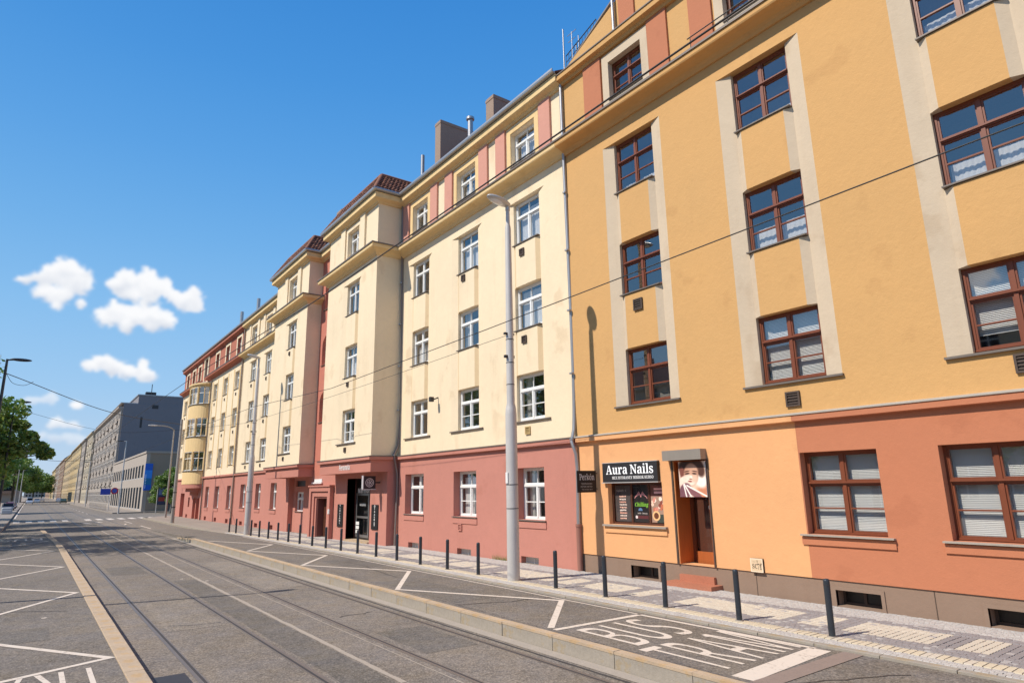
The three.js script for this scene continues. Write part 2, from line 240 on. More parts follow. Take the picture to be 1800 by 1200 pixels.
const jitter = rng(31);
function kerbRun(name, label, pieces) { const k = new THREE.Group(); k.name = name; k.userData = { kind: 'structure', label }; scene.add(k); pieces(k); return k; }
kerbRun('platform_kerb', 'raised grey kerb stones with ochre tops along the tram tracks', k => {
  const body = box(0, 0.16, BED - 0.05, -0.065, -0.742, 0.742), cap = box(-0.006, 0.162, -0.063, -0.022, -0.744, 0.744);
  for (let i = 0; i < 32; i++) {
    const z = 2.0 - i * 1.5, drop = i > 28 ? (i - 28) * 0.055 : 0, s = add('kerb_stone', body, M.kerbGrey, k);
    s.position.set(7.612 + (jitter() - 0.5) * 0.006, -drop + (jitter() - 0.5) * 0.006, z); s.rotation.y = (jitter() - 0.5) * 0.004; add('cap', cap, M.kerb, s);
  }
});
kerbRun('platform_kerb_opposite', 'flat ochre kerb stones edging the stop lane', k => {
  const body = new RoundedBoxGeometry(0.262, 0.3, 0.992, 1, 0.012);
  worldUV(body);
  for (let i = 0; i < 66; i++) {
    const z = 1.0 - i, s = add('kerb_stone', body, M.kerb, k), dx = (xL(z - 0.5) - xL(z + 0.5));
    s.position.set(xL(z) + 0.135, yLaneL(z) + 0.022 - 0.15 + (jitter() - 0.5) * 0.006, z); s.rotation.y = Math.atan2(-dx, 1) + (jitter() - 0.5) * 0.006;
  }
});
kerbRun('pavement_kerb', 'pale granite kerb along the shop pavement', k => {
  const body = new RoundedBoxGeometry(0.15, 0.3, 0.994, 1, 0.012); worldUV(body);
  for (let i = 0; i < 84; i++) { const z = 0.5 - i, s = add('kerb_stone', body, M.kerbGrey, k); s.position.set(10.375 + (jitter() - 0.5) * 0.006, yPave(z) - 0.149 + (jitter() - 0.5) * 0.004, z); }
});
struct('stone_band', strip(7.79, 10.29, -0.032, -5.22, -5.52, 1, 0), M.stoneBrown);

// tram rails: a steel head each, and a flat dark strip painting the groove's shade
{
  const x = [2.40, 3.92, 5.58, 7.09];
  const t = new THREE.Group(); t.name = 'tram_track'; t.userData = { kind: 'structure' }; scene.add(t);
  x.forEach((X, i) => { const inn = i % 2 ? -1 : 1; add('rail', box(X - 0.03, X + 0.03, BED - 0.05, BED + 0.006, -420, 12), M.steel, t); add('groove_shade', box(X + inn * 0.03, X + inn * 0.075, BED - 0.05, BED + 0.002, -420, 12), M.rubber, t); add('rail_lip', box(X + inn * 0.075, X + inn * 0.095, BED - 0.05, BED + 0.004, -420, 12), M.steel, t); });
  const wob = fbm(140, 2, 4, 88), edge = (X, w, k) => strip(z => X - w * (0.35 + wob(-z / 60, k)), z => X + w * (0.35 + wob(-z / 60 + 0.3, k + 0.4)), BED + 0.004, 4, -60, 0.25);
  struct('sealed_joint', edge(4.76, 0.055, 0.1), M.dust); struct('sealed_joint', edge(5.42, 0.014, 0.6), M.dust); struct('sealed_joint', edge(7.27, 0.03, 0.3), M.rubber);
  struct('drain_plate', box(1.86, 2.30, BED - 0.02, BED + 0.004, -11.95, -11.2), M.darkMetal);
}

{ // repairs in the asphalt: cut patches, tar seams and cracks
  const R = rng(314), patchM = [mat([0.225, 0.195, 0.165], 0.95, { map: T.asphalt, bumpMap: T.asphaltBump, bumpScale: 0.01 }), mat([0.345, 0.29, 0.235], 0.95, { map: T.asphalt, bumpMap: T.asphaltBump, bumpScale: 0.01 })], tar = mat([0.10, 0.085, 0.075], 0.7, { map: T.asphalt });
  for (const [x0, x1, z0, z1, k] of [[4.05, 4.68, -6, -24, 0], [2.62, 3.72, -15.5, -19.8, 1], [5.85, 6.9, -10.5, -12.6, 0], [2.62, 3.72, -27, -30, 0], [5.82, 6.92, -20, -29, 1]]) struct('asphalt_patch', strip(z => x0 + Math.sin(z * 5 + x0) * 0.012, z => x1 + Math.sin(z * 4 + x1) * 0.012, BED + 0.003, z0, z1, 0.3), patchM[k]);
  for (const [x0, x1, z0, z1, y] of [[8.1, 9.2, -13.2, -17.5, -0.037], [8.9, 10.1, -21, -24, -0.037], [-1.0, 0.6, -15, -16.4, -0.047]]) struct('asphalt_patch', strip(x0, x1, y, z0, z1, 0.5), patchM[0]);
  for (const [x, z, dx, dz, n, y] of [[2.7, -16.2, 0.12, 0.02, 9, BED], [5.9, -14.6, 0.12, -0.03, 9, BED], [4.2, -9.2, 0.06, -0.02, 8, BED], [8.0, -12.9, 0.2, 0.05, 11, -0.04], [9.0, -18, 0.05, -0.4, 14, -0.04], [8.3, -5.1, 0.2, 0.1, 8, -0.04], [-0.9, -19.5, 0.2, 0.12, 10, -0.05], [2.75, -34, 0.14, 0.02, 8, BED]]) { const p = []; let a = x, c = z; for (let i = 0; i < n; i++) { p.push([a, c]); a += dx + (R() - 0.5) * 0.12; c += dz + (R() - 0.5) * 0.16; } struct('tar_seam', ribbon(p, 0.022 + R() * 0.02, y + 0.0045), tar); }
}

// painted markings
const FONT = await new (await import('three/addons/loaders/FontLoader.js')).FontLoader().loadAsync('fonts/droid/droid_sans_bold.typeface.json');
const THIN = await new (await import('three/addons/loaders/FontLoader.js')).FontLoader().loadAsync('fonts/droid/droid_sans_regular.typeface.json');
function letters(text, x0, x1, zTop, zBot, y, flip) {
  const gs = [], parts = [...text].map(c => { const g = new THREE.ShapeGeometry(THIN.generateShapes(c, 1), 6); g.computeBoundingBox(); return g; }), gap = 0.22, all = parts.reduce((a, g) => a + g.boundingBox.max.x - g.boundingBox.min.x, gap * (parts.length - 1)), k = (x1 - x0) / all;
  let at = x0;
  for (const g of parts) { const b = g.boundingBox, w = (b.max.x - b.min.x) * k, h = b.max.y - b.min.y; g.translate(-b.min.x, -b.min.y, 0); g.scale(k, (zBot - zTop) / h, 1); g.rotateX(-Math.PI / 2); g.translate(at, 0, zBot); gs.push(flat(g)); at += w + gap * k; }
  const G = join(gs); if (flip) { G.translate(-(x0 + x1) / 2, 0, -(zTop + zBot) / 2); G.rotateY(Math.PI); G.translate((x0 + x1) / 2, 0, (zTop + zBot) / 2); }
  G.translate(0, y, 0); return worldUV(G);
}
struct('painted_lettering', letters('BUS', 8.22, 9.74, -9.32, -7.80, -0.035), M.paint);
struct('painted_lettering', letters('TRAM', 8.02, 10.10, -7.62, -6.08, -0.035), M.paint);
struct('painted_lettering', letters('TRAM', -0.85, 1.2, -12.22, -10.6, -0.045, true), M.paint);
const yz = z => yLane(z) + 0.005;
struct('zigzag_marking', ribbon([[7.93, -38.2], [9.75, -33.0], [7.95, -30.4], [9.8, -25.9], [7.93, -23.2], [9.92, -19.04], [7.95, -15.9], [10.02, -11.8], [8.0, -9.75]], 0.13, yz), M.paint);
struct('lane_line', [ribbon([[7.95, -9.58], [10.08, -9.52]], 0.13, yz), ribbon([[7.93, -5.68], [10.16, -5.82]], 0.34, yz), ribbon([[10.12, -9.5], [10.16, -5.9]], 0.09, yz), ribbon([[10.14, -9.6], [10.12, -40]], 0.05, yz)], M.paint);
struct('zigzag_marking_opposite', ribbon([[-1.3, -57.5], [1.1, -54], [-1.3, -50], [1.12, -45.8], [-1.3, -41.7], [1.22, -37.6], [-1.3, -33.3], [1.27, -29.2], [-1.3, -25.3], [1.3, -21.4], [-1.3, -17.0], [1.33, -12.72], [-0.6, -11.9], [-1.35, -11.6]], 0.12, z => yLaneL(z) + 0.005), M.paint);
struct('road_marking', [letters('BUS', -1.1, 0.9, -49.3, -47.2, -0.044, true)], M.paint);
for (let i = 0; i < 13; i++) { if (i === 5) continue; struct('crosswalk_stripe', strip(-1.1 + i * 1.05, -0.55 + i * 1.05, BED + 0.010, -84.6, -89.0, 5), M.paint); }
struct('road_marking', [ribbon([[8.1, -60], [8.1, -66]], 0.12, BED + 0.01), ribbon([[8.1, -72], [8.1, -78]], 0.12, BED + 0.01), ribbon([[5.5, -72.5], [6.1, -71], [7.2, -69.2], [7.6, -71.5], [6.4, -73.4]], 0.18, BED + 0.01), ribbon([[4.6, -78], [4.9, -75]], 0.45, BED + 0.01), ribbon([[5.8, -79], [6, -77]], 0.4, BED + 0.01), ribbon([[1.1, -80], [3, -80.3]], 0.5, BED + 0.01)], M.paint);
for (let i = 0; i < 12; i++) struct('lane_dash', strip(6.9, 7.02, BED + 0.01, -112 - i * 9, -116 - i * 9, 5), M.paint);
struct('lane_line', [strip(-1.25, -1.1, BED + 0.01, -100, -320, 40), ribbon([[-1.2, -128], [2.2, -128.5]], 0.35, BED + 0.01)], M.paint);
for (const [x, z] of [[4.35, -24.4], [4.9, -23.3], [6.95, -22.4], [0.55, -17.6], [9.6, -7.5]]) { const g = new THREE.CircleGeometry(0.045 + jitter() * 0.03, 5); g.rotateX(-Math.PI / 2); g.translate(x, (x > 7.9 ? yLane(z) : x < 1.4 ? -0.05 : BED) + 0.006, z); struct('litter_scrap', g, M.paint); }

// stone setts of the pavement: the ones that show largest are parts, the rest is one mass per colour
{
  const k = new THREE.Group(); k.name = 'sett_paving'; k.userData = { kind: 'structure' }; scene.add(k);
  const R = rng(612), list = [];
  const cream = z => { const p = ((-z - 3.1) % 6.8 + 6.8) % 6.8; return (p > 0.9 && p < 1.35) || (p > 1.65 && p < 3.05) || (p > 3.4 && p < 3.9) || (p > 4.2 && p < 6.7); };
  const rows = []; for (let x = 10.47; x < 10.72; x += 0.085) rows.push([x, 0.08, 0.085, 'settWhite']);
  rows.push([10.735, 0.33, 0.11, 'settYellow']);
  for (let x = 11.08; x < 11.5; x += 0.092) rows.push([x, 0.086, 0.095, 'settDark']);
  for (let x = 11.53; x < 12.53; x += 0.112) rows.push([x, 0.105, 0.115, 'field']);
  for (let x = 12.57; x < 12.82; x += 0.09) rows.push([x, 0.084, 0.09, 'settDark']);
  for (let x = 12.84; x < 13.6; x += 0.085) rows.push([x, 0.08, 0.085, 'settWhite']);
  for (const [x, w, l, c] of rows) {
    let z = c === 'field' ? -1.6 : -1.6 - R() * 0.1;
    while (z > -46) {
      const len = c === 'field' ? l : l * (0.86 + 0.28 * R()), far = z < -24 ? 2 : 1;
      if (far === 2 && R() < 0.0) { z -= len; continue; }
      const col = c === 'field' ? (cream(z) ? 'settCream' : 'settDark') : c;
      list.push([x + w / 2, z - len / 2, w, len, R() < (c === 'field' ? 0.05 : 0.14) ? (col === 'settDark' ? 'settGrey' : col === 'settYellow' ? 'settCream' : 'settGrey') : col, R()]);
      z -= len;
    }
  }
  const sett = new THREE.BufferGeometry(); {
    const a = 0.47, b = 0.425, t = 0.004, h = -0.03, v = [], q = (A, B, C, D) => v.push(...A, ...B, ...C, ...A, ...C, ...D);
    const c = [[-a, h, a], [a, h, a], [a, h, -a], [-a, h, -a]], d = [[-b, t, b], [b, t, b], [b, t, -b], [-b, t, -b]];
    q(...d); for (let i = 0; i < 4; i++) { const j = (i + 1) % 4; q(c[i], c[j], d[j], d[i]); }
    sett.setAttribute('position', new THREE.Float32BufferAttribute(v, 3)); sett.computeVertexNormals();
    worldUV(sett);
  }
  const px = s => { const [x, z, w, l] = s, d = Math.hypot(x, z, 2.5); return (z > -2.9 || z < -7) ? 0 : w * l / (d * d * d); };
  const near = new Set([...list].sort((a, b) => px(b) - px(a)).slice(0, 300));
  const masses = {};
  for (const s of list) {
    const [x, z, w, l, c, r] = s, y = yPave(z) + (r - 0.5) * 0.006;
    if (near.has(s)) { const o = add('sett', sett, M[c], k); o.position.set(x, y, z); o.scale.set(w, 1, l); o.rotation.set((r - 0.5) * 0.03, (r * 7 % 1 - 0.5) * 0.06, (r * 13 % 1 - 0.5) * 0.03); }
    else (masses[c] ||= []).push([x, y, z, w, l, r]);
  }
  const P = sett.attributes.position.array, N = sett.attributes.normal.array;
  for (const c in masses) {
    const m = masses[c], pos = new Float32Array(m.length * P.length), nor = new Float32Array(m.length * P.length), uv = new Float32Array(m.length * P.length / 3 * 2);
    m.forEach(([x, y, z, w, l, r], i) => { for (let j = 0; j < P.length; j += 3) { const o = i * P.length + j; pos[o] = x + P[j] * w; pos[o + 1] = y + P[j + 1] + P[j] * (r - 0.5) * 0.01; pos[o + 2] = z + P[j + 2] * l; nor[o] = N[j]; nor[o + 1] = N[j + 1]; nor[o + 2] = N[j + 2]; const q = o / 3 * 2; uv[q] = pos[o] + r * 3; uv[q + 1] = pos[o + 2] + r * 5; } });
    const g = new THREE.BufferGeometry(); g.setAttribute('position', new THREE.BufferAttribute(pos, 3)); g.setAttribute('normal', new THREE.BufferAttribute(nor, 3)); g.setAttribute('uv', new THREE.BufferAttribute(uv, 2));
    add('setts_' + { settWhite: 'white', settYellow: 'yellow', settDark: 'dark', settCream: 'cream', settGrey: 'grey' }[c], g, M[c], k).userData.kind = 'stuff';
  }
}

// ───────────────────────── windows ─────────────────────────
// local axes: x = 0 at the wall face (into the house is +x), y from the opening's bottom, z centred
const wcache = new Map();
const wr = rng(99);
function curtainGeo(w, h, folds, depth, seed) {
  const nx = Math.max(10, Math.round(folds * 6)), g = new THREE.PlaneGeometry(w, h, nx, 2), p = g.attributes.position, r = rng(seed), ph = r() * 6;
  for (let i = 0; i < p.count; i++) { const u = p.getX(i) / w + 0.5; p.setZ(i, Math.sin(u * folds * 6.283 + ph) * depth + Math.sin(u * folds * 2.1 + ph * 2) * depth * 0.7); }
  g.rotateY(-Math.PI / 2); g.computeVertexNormals(); return flat(g);
}
function blindGeo(w, h, gap = 0.03) { const v = []; for (let y = 0; y < h; y += gap) { const a = [-0.011, y, -w / 2], b = [-0.011, y, w / 2], c = [0.011, y + gap * 1.02, w / 2], d = [0.011, y + gap * 1.02, -w / 2]; v.push(...a, ...b, ...c, ...a, ...c, ...d); } const g = new THREE.BufferGeometry(); g.setAttribute('position', new THREE.Float32BufferAttribute(v, 3)); g.computeVertexNormals(); return worldUV(g); }
function roomGeo(w, h) { const d = 0.9, x0 = 0.26; return join([box(x0 + d, x0 + d + 0.02, -0.1, h + 0.1, -w / 2 - 0.1, w / 2 + 0.1), box(x0, x0 + d, -0.12, -0.1, -w / 2 - 0.1, w / 2 + 0.1), box(x0, x0 + d, h + 0.1, h + 0.12, -w / 2 - 0.1, w / 2 + 0.1), box(x0, x0 + d, -0.1, h + 0.1, -w / 2 - 0.12, -w / 2 - 0.1), box(x0, x0 + d, -0.1, h + 0.1, w / 2 + 0.1, w / 2 + 0.12)]); }
const BAR = (xa, xb, ya, yb, za, zb) => box(xa, xb, ya, yb, za, zb);
function winKit(w, h, style, rec) {
  const key = [w.toFixed(2), h.toFixed(2), style, rec].join(); if (wcache.has(key)) return wcache.get(key);
  const brown = style.startsWith('brown'), F = brown ? 0.055 : 0.065, H = brown ? 0.036 : 0.042, S = brown ? 0.034 : 0.038, x0 = rec, x1 = rec + 0.09, bars = [], panes = [];
  const yt = h * (brown ? 0.615 : 0.66), cols = style.includes('single') ? [[-w / 2 + F, w / 2 - F]] : [[-w / 2 + F, -H], [H, w / 2 - F]];
  bars.push(BAR(x0, x1, 0, F, -w / 2, w / 2), BAR(x0, x1, h - F, h, -w / 2, w / 2), BAR(x0, x1, F, h - F, -w / 2, -w / 2 + F), BAR(x0, x1, F, h - F, w / 2 - F, w / 2));
  if (cols.length > 1) { bars.push(BAR(x0 - 0.012, x1, F, yt - H, -H, H)); if (!style.includes('topone')) bars.push(BAR(x0 - 0.005, x1, yt + H, h - F, -H, H)); }
  bars.push(BAR(x0 - 0.022, x1, yt - H, yt + H, -w / 2 + F, w / 2 - F));
  if (brown) bars.push(BAR(x0 - 0.05, x0 - 0.022, yt - H * 0.2, yt + H * 0.7, -w / 2 + F, w / 2 - F), BAR(x0 - 0.02, x0 - 0.0, F * 0.3, F * 0.9, -w / 2, w / 2));
  const cell = (a, b, ya, yb, split) => {
    bars.push(BAR(x0 + 0.015, x1 - 0.01, ya, ya + S, a, b), BAR(x0 + 0.015, x1 - 0.01, yb - S, yb, a, b), BAR(x0 + 0.015, x1 - 0.01, ya + S, yb - S, a, a + S), BAR(x0 + 0.015, x1 - 0.01, ya + S, yb - S, b - S, b));
    const rows = split ? [[ya + S, (ya + yb) / 2 - 0.016], [(ya + yb) / 2 + 0.016, yb - S]] : [[ya + S, yb - S]];
    if (split) bars.push(BAR(x0 + 0.015, x1 - 0.015, (ya + yb) / 2 - 0.016, (ya + yb) / 2 + 0.016, a + S, b - S));
    for (const [pa, pb] of rows) { const g = new THREE.PlaneGeometry(b - a - 2 * S + 0.004, pb - pa + 0.004); g.rotateY(-Math.PI / 2); g.translate(x0 + 0.045, (pa + pb) / 2, (a + b) / 2); panes.push(flat(g)); }
  };
  for (const [a, b] of cols) cell(a, b, F, yt - H, brown || style.includes('split'));
  if (style.includes('topone')) { cell(-w / 2 + F, w / 2 - F, yt + H, h - F, false); bars.push(BAR(x0 + 0.02, x1 - 0.02, yt + H + S, h - F - S, -0.014, 0.014)); } else for (const [a, b] of cols) cell(a, b, yt + H, h - F, false);
  const kit = { frame: join(bars), panes, room: roomGeo(w, h) }; wcache.set(key, kit); return kit;
}
function window_(parent, X, s0, s1, y0, y1, style, o = {}) {
  const w = s1 - s0, h = y1 - y0, rec = o.rec ?? 0.13, kit = winKit(w, h, style, rec), m = style.startsWith('brown') ? M.brown : o.grey ? M.pvcGrey : M.white;
  const f = add('window', kit.frame, m, parent); f.position.set(X, y0, -(s0 + s1) / 2);
  for (const p of kit.panes) { const q = add('pane', p, M.glass, f); q.rotation.set((wr() - 0.5) * 0.004, (wr() - 0.5) * 0.012, (wr() - 0.5) * 0.012); }
  add('room', kit.room, wr() < 0.3 ? M.roomPale : M.room, f);
  const kind = o.fill ?? (wr() < 0.55 ? 'lace' : wr() < 0.5 ? 'curtain' : 'none');
  if (kind === 'lace') { const ch = h * (o.fillH ?? (0.3 + 0.65 * wr())), g = curtainGeo(w - 0.16, ch, 10 + wr() * 5, 0.007, Math.floor(wr() * 1e6)); g.translate(rec + 0.2, ch / 2 - 0.06, 0); add('curtain', g, M.lace, f); }
  if (kind === 'curtain') for (const k of [-1, 1]) { const cw = w * (0.16 + 0.2 * wr()), g = curtainGeo(cw, h - 0.05, 3, 0.03, Math.floor(wr() * 1e6)); g.translate(rec + 0.24, h / 2, k * (w / 2 - 0.06 - cw / 2)); add('curtain', g, M.curtain, f); }
  if (kind === 'blind' || kind === 'blindGrey') { const bh = h * (o.fillH ?? 0.97), g = blindGeo(w - 0.14, bh - 0.04, 0.032); g.translate(rec + 0.16, h - bh, 0); add('blind', g, kind === 'blind' ? M.blind : M.blindGrey, f); }
  if (o.sill !== false) { const over = o.over ?? 0.05, out = o.out ?? 0.06; add('sill', box(-out, rec + 0.01, -0.036, -0.004, -w / 2 - over, w / 2 + over), o.sillMat || M.flashing, f); }
  return f;
}
function vent(parent, X, s, y, w = 0.3, m = M.ventMetal) {
  const g = [box(X - 0.05, X, y - w / 2, y - w / 2 + 0.04, -s - w / 2, -s + w / 2), box(X - 0.05, X, y + w / 2 - 0.04, y + w / 2, -s - w / 2, -s + w / 2), box(X - 0.05, X, y - w / 2 + 0.04, y + w / 2 - 0.04, -s - w / 2, -s - w / 2 + 0.04), box(X - 0.05, X, y - w / 2 + 0.04, y + w / 2 - 0.04, -s + w / 2 - 0.04, -s + w / 2), box(X - 0.012, X, y - w / 2 + 0.04, y + w / 2 - 0.04, -s - w / 2 + 0.04, -s + w / 2 - 0.04)];
  for (let i = 0; i < 4; i++) g.push(box(X - 0.035, X - 0.02, y - w / 2 + 0.06 + i * w * 0.19, y - w / 2 + 0.085 + i * w * 0.19, -s - w / 2 + 0.04, -s + w / 2 - 0.04));
  add('vent', g, m, parent);
}
function basementWindow(parent, X, s0, s1, y0, y1, m, fill) {
  const z0 = -s1, z1 = -s0, f = add('basement_window', [box(X + 0.2, X + 0.24, y0, y0 + 0.05, z0, z1), box(X + 0.2, X + 0.24, y1 - 0.05, y1, z0, z1), box(X + 0.2, X + 0.24, y0 + 0.05, y1 - 0.05, z0, z0 + 0.05), box(X + 0.2, X + 0.24, y0 + 0.05, y1 - 0.05, z1 - 0.05, z1), box(X + 0.2, X + 0.24, y0 + 0.05, y1 - 0.05, (z0 + z1) / 2 - 0.03, (z0 + z1) / 2 + 0.03)], m, parent);
  for (const k of [0, 1]) { const a = lerp(z0, z1, k / 2), b = lerp(z0, z1, k / 2 + 0.5); add('pane', box(X + 0.225, X + 0.235, y0 + 0.05, y1 - 0.05, a + 0.03, b - 0.03), fill, f); }
}
// the tall window strip: splayed grooves either side, spandrels between the windows
function windowStrip(parent, X, c, ys, yTop, yBot, mSplay, mPanel, sillM, o) {
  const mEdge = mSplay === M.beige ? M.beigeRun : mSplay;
  const hw = 0.78, e = 1.18, d = o.depth ?? 0.105, n = 0.19;
  for (const k of [-1, 1]) { const pts = [[c + k * e, X], [c + k * hw, X + d], [c + k * hw, X + 0.42], [c + k * e, X + 0.42]]; add('splayed_jamb', plan(pts, yBot, yTop), mSplay, parent); }
  const gaps = ys.slice(0, -1).map((y, i) => [y[1], ys[i + 1][0] - 0.05]);
  for (const [a, b] of gaps) if (b - a > 0.02) {
    add('spandrel', plan([[c - hw + n, X + 0.006], [c + hw - n, X + 0.006], [c + hw - n, X + 0.42], [c - hw + n, X + 0.42]], a, b), mPanel, parent);
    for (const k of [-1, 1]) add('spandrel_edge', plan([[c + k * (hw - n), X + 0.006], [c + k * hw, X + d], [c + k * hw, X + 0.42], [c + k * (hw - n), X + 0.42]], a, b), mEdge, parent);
  }
  add('strip_sill', box(X - 0.07, X + 0.1, yBot - 0.045, yBot, -(c + e + 0.03), -(c - e - 0.03)), sillM, parent);
  ys.forEach((y, i) => window_(parent, X, c - hw + 0.004, c + hw - 0.004, y[0], (i === ys.length - 1 ? yTop - 0.01 : y[1]) - 0.004, o.styles?.[i] ?? o.style, { rec: 0.21, sill: i > 0, over: -0.005, out: 0.035, ...(o.fills?.[i] ? { fill: o.fills[i], fillH: o.fillH?.[i] } : {}) }));
}
const YS = [[4.78, 6.41], [8.08, 9.72], [11.40, 13.02]], STRIP = [4.74, 13.13], ATTIC = [14.66, 16.08], GROUND = [1.40, 3.13];
const CORNICE = [[0, 13.70], [0.06, 13.70], [0.10, 13.78], [0.16, 13.84], [0.32, 13.91], [0.46, 13.93], [0.48, 13.97], [0.48, 14.14], [0.0, 14.16]];
const CFLASH = [[0, 14.162], [0.50, 14.142], [0.51, 14.10], [0.52, 14.10], [0.52, 14.165], [0, 14.20]];
const EAVES = [[0, 16.42], [0.07, 16.42], [0.12, 16.5], [0.30, 16.57], [0.34, 16.60], [0.34, 16.86], [0, 16.88]];
const GUTTER = [[0.33, 16.885], [0.34, 16.885], [0.47, 16.90], [0.49, 16.96], [0.48, 17.04], [0.45, 17.04], [0.44, 16.95], [0.33, 16.95]];
const STRING = [[0, 3.81], [0.13, 3.825], [0.13, 3.975], [0, 3.98]];
const SFLASH = [[0, 3.982], [0.145, 3.977], [0.145, 3.955], [0.152, 3.955], [0.152, 3.99], [0, 4.02]];
function downpipe(parent, pts, m = M.zinc, r = 0.055) {
  add('downpipe', tube(pts, r, 8, pts.length * 6), m, parent);
  const [a, b] = [pts[0], pts[pts.length - 1]], n = Math.floor((a[1] - b[1]) / 2.1);
  for (let i = 1; i < n; i++) { const y = a[1] - i * 2.1; let q = a; for (const p of pts) if (p[1] >= y) q = p; add('pipe_clip', cyl(r + 0.012, r + 0.012, y, y + 0.05, q[0], q[2], 8), M.zinc, parent); }
}
function roofPrism(s0, s1, y, run, rise, out = 0.34) { const sh = [[W - out, y], [W + run, y + rise], [W + 2 * run, y], [W + 2 * run, y - 0.1], [W + run, y + rise - 0.2], [W - out, y - 0.05]]; const s = new THREE.Shape(); sh.forEach(([x, q], i) => i ? s.lineTo(x, q) : s.moveTo(x, q)); const g = new THREE.ExtrudeGeometry(s, { depth: s1 - s0, bevelEnabled: false }); g.translate(0, 0, -s1); return worldUV(flat(g)); }
function chimney(parent, x0, x1, z, hz, y0, y1, pots = 0) {
  const c = add('chimney', [box(x0, x1, y0, y1 - 0.18, z - hz, z + hz), box(x0 - 0.02, x1 + 0.02, y1 - 0.18, y1 - 0.06, z - hz - 0.02, z + hz + 0.02), box(x0, x1, y1 - 0.06, y1, z - hz, z + hz)], M.chimney, parent);
  for (let i = 0; i < pots; i++) add('chimney_pot', cyl(0.11, 0.1, y1, y1 + 0.25, lerp(x0, x1, (i + 0.5) / pots), z, 10), M.chimneyCap, c);
}

